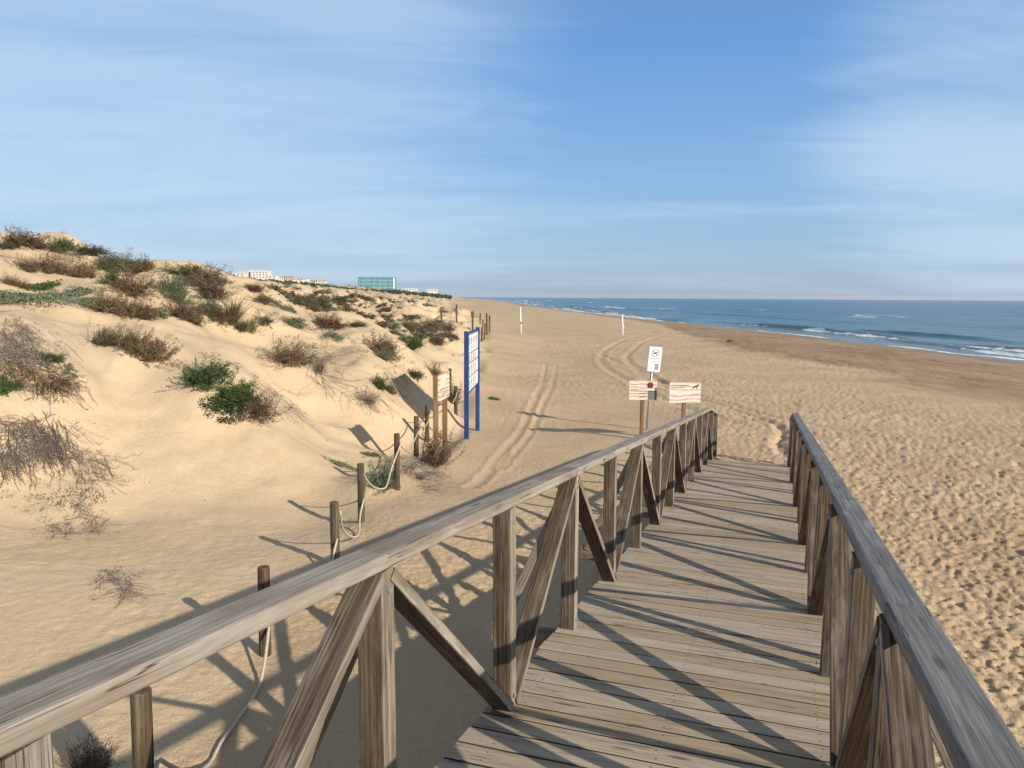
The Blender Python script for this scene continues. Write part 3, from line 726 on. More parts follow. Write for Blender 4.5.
for hgt, kind in ((.46, 0), (.24, 1), (.33, 2), (.36, 2)):
    c = B0+d*Ld/2; c.z = zz-hgt/2
    mb = MB(); mb.beam(c-d*(Ld/2-.062), c+d*(Ld/2-.062), .03, hgt-.02, ch=.003); pn = mb.build('panel', M['white'], t, origin=c)
    mk = MB(); fr = MB()
    for z_ in (-(hgt-.035)/2, (hgt-.035)/2):
        fr.beam(c-d*(Ld/2-.07)+nr*.0175+Vector((0, 0, z_)), c+d*(Ld/2-.07)+nr*.0175+Vector((0, 0, z_)), .005, .014, ch=.0008)
    fr.build('border', M['print_brown'], pn, origin=c)
    mm = M['print_brown'] if kind < 2 else M['print_grey']
    for k in range(5 if kind == 0 else 4):
        q = c+d*(-.8+k*.42)+nr*.016
        mk.beam(q-Vector((0, 0, hgt*.05)), q+Vector((0, 0, hgt*.3)), .14, .004, up=nr, ch=.002)
        for r_ in range(2): strip_text(mk, q-nr*.002, d, Vector((0, 0, 1)), nr, -.12, .12, -hgt*(.16+.13*r_), .016)
        mk.build('pictogram', mm, pn, origin=q); mk = MB()
    zz -= hgt

# volleyball poles
for px, py, lab, ball in [(521.3,334,'left of two white beach poles, dark pad part way up',True),(623,335.5,'right of two white beach poles, nearest the water line',False)]:
    p = hit(px, py); b = Vector(p); k = b.y/F; h_ = (26.5 if ball else 21)*k
    t = empty('beach_pole', b, lab, 'pole', 'white volleyball poles on the beach')
    mb = MB(); mb.cyl((b.x, b.y, b.z-.4), (b.x-.1, b.y, b.z+h_), .062, .055, 12); mb.build('pole', M['pole'], t, smooth=True, origin=b)
    mb = MB(); mb.cyl((b.x, b.y, b.z+h_*.38), (b.x-.01, b.y, b.z+h_*.46), .09, .085, 12); mb.build('pad', M['print_grey'] if ball else M['pole'], t, origin=b)
print('signs', time.time()-T0)

# ------------------------------------------------------------------ vegetation prototypes
def quad_leaf(vs, fs, p, d, L, w, n2):
    side = d.cross(n2).normalized()*w*.5; i = len(vs)
    vs += [p, p+d*L*.5+side, p+d*L, p+d*L*.5-side]; fs.append((i, i+1, i+2, i+3))
def proto_bush(seed, nst, nleaf, lw, ll, spread=1.0, h=.75, tip=.45, stemr=.006):
    """unit bush of radius ~.5; returns (stems MB, leaves MB)"""
    R_ = random.Random(seed); st = MB(); lv = MB()
    for _ in range(nst):
        az = R_.uniform(0, 2*math.pi); el = R_.uniform(.12, 1.45); L = R_.uniform(.32, .56)*(.8+.35*math.sin(az*2+seed)+.15*math.sin(az*5))
        base_ = Vector((R_.gauss(0, .12), R_.gauss(0, .12), -.04))
        d = Vector((math.cos(az)*math.cos(el)*spread, math.sin(az)*math.cos(el)*spread, math.sin(el)*h/.6)).normalized()
        pts = [base_]; 
        for k in range(4):
            d = (d+Vector((R_.gauss(0, .14), R_.gauss(0, .14), R_.gauss(.05, .12)))).normalized(); pts.append(pts[-1]+d*L/4*(1.25 if k > 1 else 1))
        st.tube(pts, [stemr, stemr*.8, stemr*.6, stemr*.4, stemr*.25], 3)
        vs, fs, rr = [], [], []
        col = R_.random()
        for k in range(nleaf):
            t = R_.uniform(1-tip-.25, 1)*4; i = min(int(t), 3); p = pts[i].lerp(pts[i+1], t-i)
            ld = (d*.9+Vector((R_.gauss(0, .7), R_.gauss(0, .7), R_.gauss(.25, .6)))).normalized()
            quad_leaf(vs, fs, p+Vector((R_.gauss(0, .025), R_.gauss(0, .025), R_.gauss(0, .02))), ld, ll*R_.uniform(.6, 1.4), lw*R_.uniform(.7, 1.3), Vector((R_.gauss(0, 1), R_.gauss(0, 1), R_.gauss(0, 1))).normalized())
            rr += [min(1, max(0, col*.6+R_.random()*.4))]*4
        lv.add(vs, fs, None, rr)
    return st, lv
def proto_tuft(seed, n, spread=.5, droop=.3, w=.011):
    R_ = random.Random(seed); lv = MB()
    for _ in range(n):
        az = R_.uniform(0, 6.283); o = Vector((R_.gauss(0, .09), R_.gauss(0, .09), -.03)); out = R_.uniform(.05, spread); L = R_.uniform(.45, 1.0)
        dr = Vector((math.cos(az), math.sin(az), 0)); side = Vector((-dr.y, dr.x, 0))*w
        vs = []
        for k in range(4):
            t = k/3; p = o+dr*out*t*(1+.4*t)+Vector((0, 0, L*(t-droop*t*t))); ww = (1-t*.85)
            vs += [p-side*ww, p+side*ww]
        lv.add(vs, [(0, 1, 3, 2), (2, 3, 5, 4), (4, 5, 7, 6)], None, R_.random())
    return lv
def proto_mat(seed, n, ll=.05, lw=.022):
    """low creeping patch of unit radius .5"""
    R_ = random.Random(seed); lv = MB()
    for c in range(max(8, n//26)):
        cx, cy = R_.gauss(0, .24), R_.gauss(0, .2)
        vs, fs, rr = [], [], []; col = R_.random()
        for _ in range(26):
            p = Vector((cx+R_.gauss(0, .05), cy+R_.gauss(0, .05), R_.uniform(-.01, .09)))
            ld = Vector((R_.gauss(0, .6), R_.gauss(0, .6), R_.gauss(.8, .4))).normalized()
            quad_leaf(vs, fs, p, ld, ll*R_.uniform(.6, 1.5), lw*R_.uniform(.7, 1.3), Vector((R_.gauss(0, 1), R_.gauss(0, 1), .2)).normalized()); rr += [min(1, col*.6+.4*R_.random())]*4
        lv.add(vs, fs, None, rr)
    return lv
def finish(mb, name, mat):
    me = mb.build(name, mat); d = me.data; bpy.data.objects.remove(me); return d
PROT = {}
def two(key, args, matl, n=2):
    PROT[key] = []
    for k in range(n):
        st, lv = proto_bush(hash(key) % 1 + 31*k+len(key)*7+len(PROT)*13, *args)
        PROT[key].append([('stems', finish(st, 'stems', M['stem'])), ('foliage', finish(lv, 'foliage', matl))])
two('dry', (110, 50, .013, .05), M['dry'], 3)
two('dryfine', (105, 40, .010, .045), M['dry'], 2)
two('green', (130, 55, .018, .045, 1.15, .5), M['green'], 2)
two('olive', (110, 46, .013, .055), M['olive'], 2)
two('grey', (100, 44, .015, .05, 1.1, .5), M['greygreen'], 2)
PROT['tuft'] = [[('foliage', finish(proto_tuft(5+k, 260), 'foliage', M['straw']))] for k in range(2)]
PROT['gtuft'] = [[('foliage', finish(proto_tuft(9+k, 300, .42, .2), 'foliage', M['green']))] for k in range(1)]
PROT['deadtuft'] = [[('foliage', finish(proto_tuft(15+k, 170, .8, .55, .007), 'foliage', M['dead']))] for k in range(2)]
PROT['mat'] = [[('foliage', finish(proto_mat(21+k, 1500), 'foliage', M['greygreen']))] for k in range(2)]
PROT['gmat'] = [[('foliage', finish(proto_mat(25+k, 1700, .06, .03), 'foliage', M['green']))] for k in range(2)]
# light versions for the far dunes
def lite(key, args, mat, n=3):
    PROT[key] = []
    for k in range(n):
        st, lv = proto_bush(300+k*7+len(key), *args); PROT[key].append([('foliage', finish(lv, 'foliage', mat))])
lite('ldry', (34, 12, .05, .10), M['dry']); lite('lolive', (34, 12, .05, .10, 1.1, .6), M['olive']); lite('lgrey', (34, 12, .05, .09, 1.1, .5), M['greygreen'])

NAMES = {'dry': 'dry_bush', 'dryfine': 'dry_bush', 'green': 'green_shrub', 'olive': 'olive_bush', 'grey': 'grey_shrub', 'tuft': 'grass_tuft', 'gtuft': 'grass_tuft', 'deadtuft': 'dead_grass_tuft',
         'mat': 'creeping_plant', 'gmat': 'creeping_plant', 'ldry': 'dune_scrub', 'lolive': 'dune_scrub', 'lgrey': 'dune_scrub'}
def place(key, x, y, w, h, label, cat='shrub', group=None, tilt=True, rz=None, depth=None):
    parts = random.choice(PROT[key]); e = .3*max(w, .5)
    z = hz(x, y); gx = (hz(x+e, y)-hz(x-e, y))/(2*e); gy = (hz(x, y+e)-hz(x, y-e))/(2*e)
    nr = Vector((-gx, -gy, 1)).normalized(); k = 1.0 if key in ('mat', 'gmat') else .55
    nr = Vector((nr.x*k, nr.y*k, nr.z)).normalized()
    q = nr.to_track_quat('Z', 'Y').to_matrix()
    rot = q@Matrix.Rotation(random.uniform(0, 6.28) if rz is None else rz, 3, 'Z')
    sx_ = w; sy_ = depth or w*random.uniform(.7, 1.0)
    mw = Matrix.Translation((x, y, z))@q.to_4x4()@Matrix.Diagonal((sx_, sy_, h, 1))@Matrix.Rotation(random.uniform(0, 6.28) if rz is None else rz, 4, 'Z')
    if len(parts) == 1:
        o = bpy.data.objects.new(NAMES[key], parts[0][1]); COL.objects.link(o)
        loc, r_, s_2 = mw.decompose(); o.matrix_world = mw
        o.location = loc; o.rotation_euler = r_.to_euler(); o.scale = s_2
        tag(o, label, cat, group)
    else:
        o = bpy.data.objects.new(NAMES[key], None); COL.objects.link(o); o.empty_display_size = .1
        loc, r_, s_2 = mw.decompose(); o.location = loc; o.rotation_euler = r_.to_euler(); o.scale = s_2
        tag(o, label, cat, group)
        for nm, me in parts:
            c = bpy.data.objects.new(nm, me); COL.objects.link(c); c.parent = o
    return o
# px, py of the base middle, width px, height px, kind, label
PLANTS = [
 (27,246,44,15,'dry','reddish brown bush on the leftmost dune crest against the sky'),
 (62,251,22,16,'green','dark green bushy tuft on the crest right of the reddish bush'),
 (8,247,26,7,'olive','low dark plant at the left edge of the dune crest'),
 (90,254,40,8,'olive','thin low brown scrub along the skyline right of the green tuft'),
 (28,270,26,14,'dryfine','grey brown twiggy bush below the reddish crest bush'),
 (50,273,40,19,'dry','broad dry brown bush below the crest, next to a grey twiggy one'),
 (82,277,42,22,'dryfine','brown and grey bush midway down the left dune slope'),
 (110,268,34,14,'olive','olive bush near the crest above a bare patch of sand'),
 (112,283,18,14,'green','small green shrub between the brown bushes of the left slope'),
 (130,292,48,24,'dryfine','pale brown bush below the skyline, above dark low bushes'),
 (128,268,34,16,'grey','grey green bush on the skyline between two brown ones'),
 (143,270,26,14,'dry','rounded brown bush at the right end of the near skyline'),
 (9,284,16,10,'dryfine','tiny dry plant on bare sand at the left edge'),
 (22,288,22,9,'dryfine','small pinkish dry plant on bare sand above the green band'),
 (25,299,70,13,'mat','grey green creeping plants in a band at the left edge'),
 (60,296,50,10,'mat','grey green creeping plants continuing the band to the right'),
 (85,302,46,9,'mat','pale creeping plants left of the dark brown bushes'),
 (45,287,40,8,'gmat','green low plants behind the grey green band'),
 (106,311,36,19,'dry','dark brown bush, left of three in a row above bare sand'),
 (127,315,36,20,'dry','dark brown bush, middle one of three in a row above bare sand'),
 (144,318,26,18,'dry','dark brown bush, right of three in a row above bare sand'),
 (157,313,22,7,'gmat','small bright green plants between dark bushes'),
 (168,290,36,20,'grey','grey green shrub beside the bare sand notch'),
 (175,300,32,18,'grey','pale grey green shrub in the middle of the left thicket'),
 (190,275,40,12,'green','green and russet shrub at the top of the middle skyline'),
 (205,284,48,20,'dry','large dark brown bush on the crest right of the green one'),
 (212,295,34,16,'dry','rusty bush below the dark crest bush'),
 (193,322,26,18,'dryfine','grey brown bush at the foot of the middle thicket'),
 (180,317,30,20,'dry','dark bush at the foot of the thicket, left of the grey brown one'),
 (205,312,30,18,'grey','grey shrub in the middle thicket above the foot bushes'),
 (214,318,30,17,'dry','brown bush in the middle thicket beside the pale grass'),
 (231,322,28,24,'tuft','tall straw coloured grass at the right of the middle thicket'),
 (250,331,18,15,'tuft','small pale grass tuft on bare sand right of the thicket'),
 (240,329,16,9,'olive','small olive plant between two straw grass tufts'),
 (105,345,30,21,'olive','green brown bush, left of the isolated pair on bare sand'),
 (131,349,28,26,'dry','upright dark bush in the middle of the isolated clump on bare sand'),
 (152,356,46,24,'dry','dark brown spreading bush at the right of the isolated clump'),
 (207,381,50,24,'green','bright green shrub on the bare slope, top of the green clump'),
 (238,399,44,24,'green','green shrub below the bright green one on the bare slope'),
 (222,406,40,14,'gmat','low green plants under the bright green shrub'),
 (253,413,56,26,'dryfine','brown twiggy bush at the foot of the green clump'),
 (5,388,28,12,'gmat','low green plants at the left edge under the grey twigs'),
 (52,360,20,9,'green','small green plant among grey twigs at the left'),
 (70,372,22,6,'mat','tiny grey plant on sand right of the left twig bank'),
 (290,362,60,26,'dryfine','grey brown twiggy bush crowning a small mound'),
 (319,372,30,26,'deadtuft','dead grass spilling right from the small mound'),
 (322,309,36,15,'grey','grey green shrub on the dunes below the white houses'),
 (280,306,36,6,'mat','flat green patch in a dune hollow below the white houses'),
 (296,324,36,9,'mat','flat grey green patch left of a brown bush'),
 (328,327,46,15,'dry','long brown bush in mid dunes between two green patches'),
 (358,326,24,6,'olive','low olive plant right of the long brown bush'),
 (335,337,32,8,'mat','grey green mat on a dune top in mid slope'),
 (381,353,40,22,'dry','large brown bush on a slope left of the grey green shrub'),
 (382,358,26,14,'grey','grey green shrub under the large brown bush'),
 (415,348,22,17,'green','bright green shrub running down a dune face'),
 (409,328,24,10,'dry','brown bush, left of three near the beach edge'),
 (431,330,26,13,'dry','brown bush, middle of three near the beach edge'),
 (448,330,22,12,'dryfine','brown bush, right of three near the beach edge'),
 (437,343,24,11,'dryfine','grey brown straggly bush trailing below the beach edge bushes'),
 (414,376,24,9,'green','small green shrub on a hummock behind the brown board'),
 (435,376,28,15,'dryfine','brown twiggy bush directly behind the printed board'),
 (379,387,20,14,'green','green shrub on the lip of the shaded hollow'),
 (369,402,32,12,'deadtuft','grey grass trailing left of the shaded hollow'),
 (390,392,18,14,'dryfine','dark twigs hanging on the edge of the shaded hollow'),
 (433,463,56,42,'dryfine','large brown twiggy bush under the two-post board'),
 (384,486,34,36,'grey','grey green shrub leaning against the fourth fence stake'),
 (347,468,40,7,'mat','small green creeper on the sand left of the rope fence'),
 (452,402,20,22,'olive','green bush behind the brown board and fence stakes'),
 (370,455,18,8,'mat','tiny grey plants by the shadow of the board'),
 (420,480,26,12,'deadtuft','dead grass on the hummock by the fifth fence stake'),
 (493,399,12,4,'gmat','small green sprig on open sand right of the blue board'),
 (92,768,60,30,'dryfine','dry wiry plant under the handrail at the bottom left'),
 (730,342,8,4,'ldry','small dark clump of seaweed near the wet sand'),
 (263,322,22,8,'olive','olive clump on a dune shoulder right of the pale grass'),
 (262,302,26,10,'dry','brown bush on the dune shoulder left of the grey green shrub'),
 (255,290,26,7,'dry','rusty low bush just under the dark tree belt'),
 (300,300,24,6,'olive','olive low bush on the dunes under the tree belt'),
]
MISS = []
for px, py, wp, hp, kd, lab in PLANTS:
    p = hit(px, min(py, 900), lo=2.5)
    if p is None or p[1] > 600:
        for dy in range(1, 16):
            p = hit(px, py+dy, lo=2.5)
            if p is not None and p[1] < 600: break
    if p is None: MISS.append(lab); continue
    k = math.hypot(p[0], p[1])/F; kk = {'tuft': .62, 'gtuft': .62, 'deadtuft': .55, 'mat': .11, 'gmat': .13}.get(kd, .62)
    w = wp*k*(1.1 if kd not in ('tuft', 'gtuft', 'deadtuft') else .9)
    if px < 255 and py < 336 and 'mat' not in kd: wp *= 1.06; hp *= 1.04; w = wp*k*1.1
    hs = hp*k/kk*(1.0 if kd not in ('mat', 'gmat') else .35)
    if kd in ('mat', 'gmat'): hs = min(hs, w*1.0)
    place(kd, p[0], p[1], w, hs, lab, 'plant' if kd in ('mat', 'gmat') else ('grass' if 'tuft' in kd else 'shrub'), depth=None if kd not in ('mat', 'gmat') else w*.9)
print('plants', len(PLANTS), 'missing', MISS, time.time()-T0)

# trailing dead grass banks: long wiry strands creeping down the slope
def trailing(name, spots, n, L, label, mat, seed, leafy=0.0, flow=None):
    R_ = random.Random(seed); mb = MB(); first = None
    for (px, py, sx_, sy_) in spots:
        for _ in range(n):
            p = hit(px+R_.gauss(0, sx_), py+R_.gauss(0, sy_))
            if p is None or p[1] > 40: continue
            if first is None: first = Vector(p)
            x, y = p[0], p[1]; az = None; pts = []
            N = 7; ln = L*R_.uniform(.4, 1.3); g = .05
            gx = (hz(x+g, y)-hz(x-g, y)); gy = (hz(x, y+g)-hz(x, y-g)); az = (math.atan2(-gy, -gx) if flow is None else math.radians(flow))+R_.gauss(0, .5)
            lift = R_.uniform(.005, .06)
            xs = []; ysv = []
            for k in range(N):
                xs.append(x); ysv.append(y); az += R_.gauss(0, .22); x += math.cos(az)*ln/N; y += math.sin(az)*ln/N
            zs = base_height(np.array(xs), np.array(ysv))
            pts = [Vector((xs[k], ysv[k], zs[k]+lift*math.sin(math.pi*min(1, k/(N-1)*1.05))+.012)) for k in range(N)]
            wv = R_.uniform(.0018, .0045); vs = []; fs = []; rr = R_.random()
            for k, q in enumerate(pts):
                d = (pts[min(k+1, N-1)]-pts[max(k-1, 0)]).normalized(); sd = d.cross(Vector((0, 0, 1))).normalized()*wv*(1-.5*k/N)
                vs += [q-sd, q+sd, q+Vector((0, 0, wv*1.6))]
            for k in range(N-1):
                a = k*3; fs += [(a, a+1, a+4, a+3), (a+1, a+2, a+5, a+4), (a+2, a, a+3, a+5)]
            mb.add(vs, fs, None, rr)
            if R_.random() < .5+leafy:
                k = R_.randrange(1, N); q = pts[k]; v2 = []; f2 = []
                for _k in range(6): quad_leaf(v2, f2, q+Vector((R_.gauss(0, .03), R_.gauss(0, .03), R_.uniform(0, .04))), Vector((R_.gauss(0, 1), R_.gauss(0, 1), R_.gauss(.3, .6))).normalized(), .05, .008, Vector((R_.gauss(0, 1), R_.gauss(0, 1), 1)).normalized())
                mb.add(v2, f2, None, R_.random())
    o = mb.build(name, mat, origin=first); return tag(o, label, 'grass')
trailing('dead_grass_bank', [(12,335,12,8),(30,352,16,9),(8,350,10,10)], 150, .45, 'grey trailing twigs covering the crest of the left dune bank', M['dead'], 1, .9, -40)
trailing('dry_grass_bank', [(12,372,14,9),(38,378,14,8),(58,385,8,5)], 110, .35, 'brown leafy trailing growth on the lower left dune bank', M['dry'], 2, 1.0, -40)
trailing('dead_grass_mat', [(18,425,14,5),(48,430,12,7),(50,445,10,5),(12,452,9,7)], 95, .6, 'grey dead grass hanging over the sand bank at the left', M['dead'], 3, .5, -62)
trailing('dead_grass_fringe', [(72,455,12,8),(92,462,14,7),(85,478,8,7)], 30, .5, 'thin dry runners spreading right from the hanging dead grass', M['dead'], 4, .6, -35)
trailing('dry_root_tangle', [(80,505,7,9),(98,525,5,7),(55,530,9,4)], 26, .4, 'tangle of dark dry roots at the foot of the left slope', M['dead'], 5, .8, -60)
trailing('dead_sprig', [(112,578,8,3),(125,590,6,5)], 20, .35, 'lone dead grass sprig on flat sand below the left slope', M['dead'], 6, 1.0, -50)
trailing('mound_grass', [(285,352,14,4),(312,350,12,5),(322,372,6,9)], 60, .9, 'grey twigs trailing over the small mound in mid slope', M['dead'], 7)
trailing('slope_runner', [(258,385,8,4),(272,395,8,5),(286,405,6,4)], 16, .7, 'thin line of dry runners on the bare slope by the green clump', M['dead'], 8)
trailing('fence_hummock_grass', [(418,470,10,5),(405,462,8,4),(424,484,6,5)], 60, .5, 'dry grass trailing over the hummock between fence and board', M['dead'], 9)
trailing('hollow_grass', [(365,395,10,5),(386,378,10,4)], 70, .6, 'dead grass hanging round the lip of the shaded hollow', M['dead'], 10)
print('trailing', time.time()-T0)

# scrub over the far dunes
cnt = 0; R_ = random.Random(99); tries = 0
while cnt < 190 and tries < 6000:
    tries += 1
    px = R_.uniform(215, 462); py = R_.uniform(287, 342)
    if px < 300 and py < 300 and R_.random() < .3: continue
    p = hit(px, py)
    if p is None or p[1] < 32 or p[1] > 420: continue
    if p[0] > np.interp(p[1], _by, _bx)-.03*p[1]-.5: continue
    if vnoise(np.array(p[0]/9.), np.array(p[1]/14.), 400) < 0.02: continue
    if px > 400 and R_.random() < .35: continue
    d = math.hypot(p[0], p[1]); w = R_.uniform(.5, 1.35)*(.7+d/170.); h_ = w*R_.uniform(.32, .6)
    kd = R_.choices(['ldry', 'lolive', 'lgrey'], [.4, .3, .3])[0]
    place(kd, p[0], p[1], min(w, 7), min(h_, 2.6), 'low dry scrub clump among many on the distant dunes', 'shrub', 'scrub clumps dotted over the distant dunes')
    cnt += 1
print('scrub', cnt, tries, time.time()-T0)
# the rest of it reads as a texture of scrub: one mass
def scatter_stuff(name, label, mat, n, xr, yr, wmul, test, seed, size, hk):
    R_ = random.Random(seed); Vv = []; fs = []; rr = []
    xs = []; ysv = []
    while len(xs) < n:
        t = R_.random(); y = yr[0]*(yr[1]/yr[0])**t; th_ = R_.uniform(*xr); x = math.tan(th_)*y
        if test(x, y): xs.append(x); ysv.append(y)
    zs = base_height(np.array(xs), np.array(ysv))
    for x, y, z in zip(xs, ysv, zs):
        w = size(R_, y); nl = 16 if seed == 5 else 40; col = R_.random()
        for _ in range(nl):
            a = R_.uniform(0, 6.28); rr_ = math.sqrt(R_.random())*w*.5; c = Vector((x+math.cos(a)*rr_, y+math.sin(a)*rr_, z+R_.uniform(-.05, 1)*hk*w*(1-(rr_/w)**2*2)))
            q = w*(R_.uniform(.12, .24) if seed == 5 else R_.uniform(.03, .06)); u = Vector((R_.gauss(0, 1), R_.gauss(0, 1), R_.gauss(0, .6))).normalized()*q; v = Vector((R_.gauss(0, 1), R_.gauss(0, 1), R_.gauss(0, 1.2))).normalized()*q*.7
            i = len(Vv); Vv += [c-u, c+v, c+u, c-v]; fs.append((i, i+1, i+2, i+3)); rr += [min(1, col*.6+.4*R_.random())]*4
    mb = MB(); mb.add(Vv, fs, None, rr); return tag(mb.build(name, mat), label, None, None, 'stuff')
def tdune(x, y):
    return x < np.interp(y, _by, _bx)-.03*y-1 and vnoise(np.array(x/22.), np.array(y/30.), 410) > -.2
scatter_stuff('distant_scrub', 'brown scrub scattered across the farthest dunes', M['olive'], 1700, (math.radians(-36), math.radians(-3.5)), (150, 1100), 1, tdune, 5, lambda R, y: R.uniform(.7, 1.9)*(1+y/500.), .4)
scatter_stuff('small_dune_plants', 'tiny dry plants dotted over the nearer dunes', M['olive'], 700, (math.radians(-37), math.radians(-3.5)), (9.5, 90), 1, lambda x, y: tdune(x, y) and vnoise(np.array(x/2.), np.array(y/2.), 415) > .12, 6, lambda R, y: R.uniform(.08, .28)*(1+y/70.), .45)

# ------------------------------------------------------------------ far hill, wood and buildings
def far_h(px, py, Y): return at(px, py, Y)
def hill(name, px0, px1, pys, Y, depth, mat, label, n=120):
    xs = np.linspace(0, 1, n); rows = 26; V = []
    for j in range(rows):
        v = j/(rows-1)
        for t in xs:
            px = px0+(px1-px0)*t; py = np.interp(t, np.linspace(0, 1, len(pys)), pys); p = at(px, py, Y)
            prof = math.sin(math.pi*min(1, max(0, v)))**.8
            z0 = -2; z = z0+(p[2]-z0)*prof
            y = Y+(v-.5)*depth
            z += 1.2*float(fbm(np.array(p[0]/30.), np.array(y/30.), 500, 3))*prof
            V.append((p[0], y, z))
    o = np_mesh(name, np.array(V), grid_quads(rows, n), mat); return tag(o, label, kind='structure')
sg = NT('scrubby_hill'); gg = sg.n('ShaderNodeNewGeometry'); cc = sg.ramp(sg.noise(gg.outputs['Position'], .12, 6, .7), [(.35, (.05, .065, .03)), (.55, (.09, .10, .055)), (.75, (.28, .21, .13))])
M['hill'] = sg.set(Base_Color=cc, Roughness=.95)
hill('far_hill', 60, 250, [284, 275, 268, 264.5, 263.5, 264.5, 265.5, 267, 276, 284], 620, 260, M['hill'], 'dark scrub covered hill beyond the near dunes')
def band_wood(name, label, segs, n, seed):
    R_ = random.Random(seed); mb = MB(); Vv = []; fs = []; rr = []
    for _ in range(n):
        t = R_.random(); px = segs[0][0]+(segs[-1][0]-segs[0][0])*t
        top = np.interp(px, [q[0] for q in segs], [q[1] for q in segs]); bot = np.interp(px, [q[0] for q in segs], [q[2] for q in segs]); Y = np.interp(px, [q[0] for q in segs], [q[3] for q in segs])+R_.uniform(-30, 30)
        pt = at(px, top, Y); pb = at(px, bot, Y); hgt = (pt[2]-pb[2])*R_.uniform(.65, 1.08); w = R_.uniform(4, 8); zb = pb[2]
        col = R_.random()
        for _k in range(26):
            a = R_.uniform(0, 6.28); u_ = R_.random(); rad = w*.5*math.sqrt(max(0, 1-(2*u_-1)**2))*R_.uniform(.5, 1)
            c = Vector((pt[0]+math.cos(a)*rad, Y+math.sin(a)*rad, zb-1+hgt*u_+1)); q = R_.uniform(.7, 1.4)
            u = Vector((R_.gauss(0, 1), R_.gauss(0, 1), R_.gauss(0, 1))).normalized()*q; v = Vector((R_.gauss(0, 1), R_.gauss(0, 1), R_.gauss(0, 1))).normalized()*q
            i = len(Vv); Vv += [c-u, c+v, c+u, c-v]; fs.append((i, i+1, i+2, i+3)); rr += [min(1, col*.6+.4*R_.random())]*4
    mb.add(Vv, fs, None, rr); return tag(mb.build(name, M['wood_far']), label, None, None, 'stuff')
band_wood('pine_wood', 'dark pine belt below the white houses', [(228,276.5,284,640),(260,279.5,288,650),(300,282.5,291,660),(345,287.5,293,700),(362,289.5,293,760)], 520, 3)
band_wood('coastal_wood', 'thin dark tree line around the blue hotel', [(340,288.5,293,850),(400,290,295,880),(450,295.5,298.5,900)], 170, 4)
WH = plain('white_render', (.62, .60, .56), .7, .05, .2); TAN = plain('cream_render', (.62, .53, .42), .7, .06, .2); PINK = plain('terracotta_render', (.55, .38, .30), .7, .06, .2)
GLS = plain('window_glass', (.06, .08, .10), .2, .1, .3); ROOF = plain('roof_tiles', (.34, .20, .14), .8, .1, .3)
BLUEG = plain('turquoise_cladding', (.16, .36, .44), .35, .12, .05); BLUED = plain('turquoise_dark_panel', (.09, .27, .36), .35, .1, .05)  # second one: darker turquoise for roof, window bays and left fin
def building(px0, px1, ptop, Y, label, wall, floors, cols, name='apartment_block', grp='white and cream blocks on the skyline', dep=14, steps=None):
    a = at(px0, ptop, Y); b = at(px1, ptop, Y); x0, x1, zt = a[0], b[0], a[2]; g = hz((x0+x1)/2, Y)-2; g = min(g, zt-3*floors)
    t = empty(name, ((x0+x1)/2, Y, g), label, 'building', grp)
    mb = MB(); w = x1-x0
    segs = steps or [(0, 1, 0)]
    for s0, s1, dz in segs: mb.box((x0+w*(s0+s1)/2, Y+dep/2, (g+zt+dz)/2), (w*(s1-s0)-.02, dep, zt+dz-g))
    mb.build('walls', wall, t, origin=((x0+x1)/2, Y, g))
    rf = MB()
    for s0, s1, dz in segs: rf.box((x0+w*(s0+s1)/2, Y+dep/2, zt+dz+.25), (w*(s1-s0)+.6, dep+.8, .5))
    rf.build('roof', wall if name != 'villa' else ROOF, t, origin=((x0+x1)/2, Y, g))
    for f in range(floors):
        for c in range(cols):
            cx = x0+w*(c+.5)/cols; cz = zt-1.7-3.0*f
            m2 = MB(); m2.box((cx, Y-.04, cz), (w/cols*.40, .10, 1.3)); m2.build('window', GLS, t, origin=(cx, Y, cz))
building(228,244,273.2,980,'low white block leftmost of the skyline houses',WH,2,4)
building(240,250,272,1000,'white block stepping up beside the leftmost one',WH,3,3)
building(249,268,271.2,1000,'largest white apartment block on the skyline',WH,3,6,steps=[(0,.3,.8),(.3,.62,0),(.62,1,.5)])
building(268,276,275.6,1000,'small white house right of the large apartment block',WH,2,2)
building(277,284,276.8,1050,'cream house with red roof, left of the small ones',TAN,1,2,'villa')
building(285,291,276.6,1050,'terracotta house between two cream ones',PINK,2,2,'villa')
building(292,300,278.2,1050,'low cream house after the terracotta one',TAN,1,2,'villa')
building(301,307,278.4,1050,'pale house at the middle of the row toward the hotel',WH,2,2,'villa')
building(308,314,280.5,1080,'tiny terracotta house behind the pine belt',PINK,1,2,'villa')
building(315,325,280.4,1080,'wide cream house last in the row before the gap',TAN,1,3,'villa')
building(334,348,285.8,1200,'long low white house left of the blue hotel',WH,1,4)
building(403,417,288.6,1300,'long low white building right of the blue hotel',WH,1,5)
building(427,437,289.6,1300,'small white building near the end of the dunes',WH,1,3)
# hotel: a deep slab with ribbed turquoise facade
Y = 1400; a = at(358, 277.4, Y); b = at(394.5, 277.9, Y); zt = a[2]; g = at(375, 293, Y)[2]-6; w = b[0]-a[0]
t = empty('hotel', ((a[0]+b[0])/2, Y, g), 'long turquoise blue hotel slab standing alone on the skyline', 'building')
mb = MB(); mb.box((a[0]+w/2, Y+12, (g+zt)/2), (w, 24, zt-g)); mb.build('walls', BLUEG, t, origin=((a[0]+b[0])/2, Y, g))
mb = MB(); mb.box((a[0]+w/2, Y+12, zt+.4), (w+1, 25, .8)); mb.build('roof', BLUED, t, origin=((a[0]+b[0])/2, Y, g))
nf = int((zt-g)/3.2)
for f in range(nf):
    mb = MB(); mb.box((a[0]+w/2, Y-.5, zt-1.8-3.2*f), (w-5, .98, .35)); mb.build('balcony', M['white'] if f % 2 else BLUEG, t, origin=((a[0]+b[0])/2, Y, g))
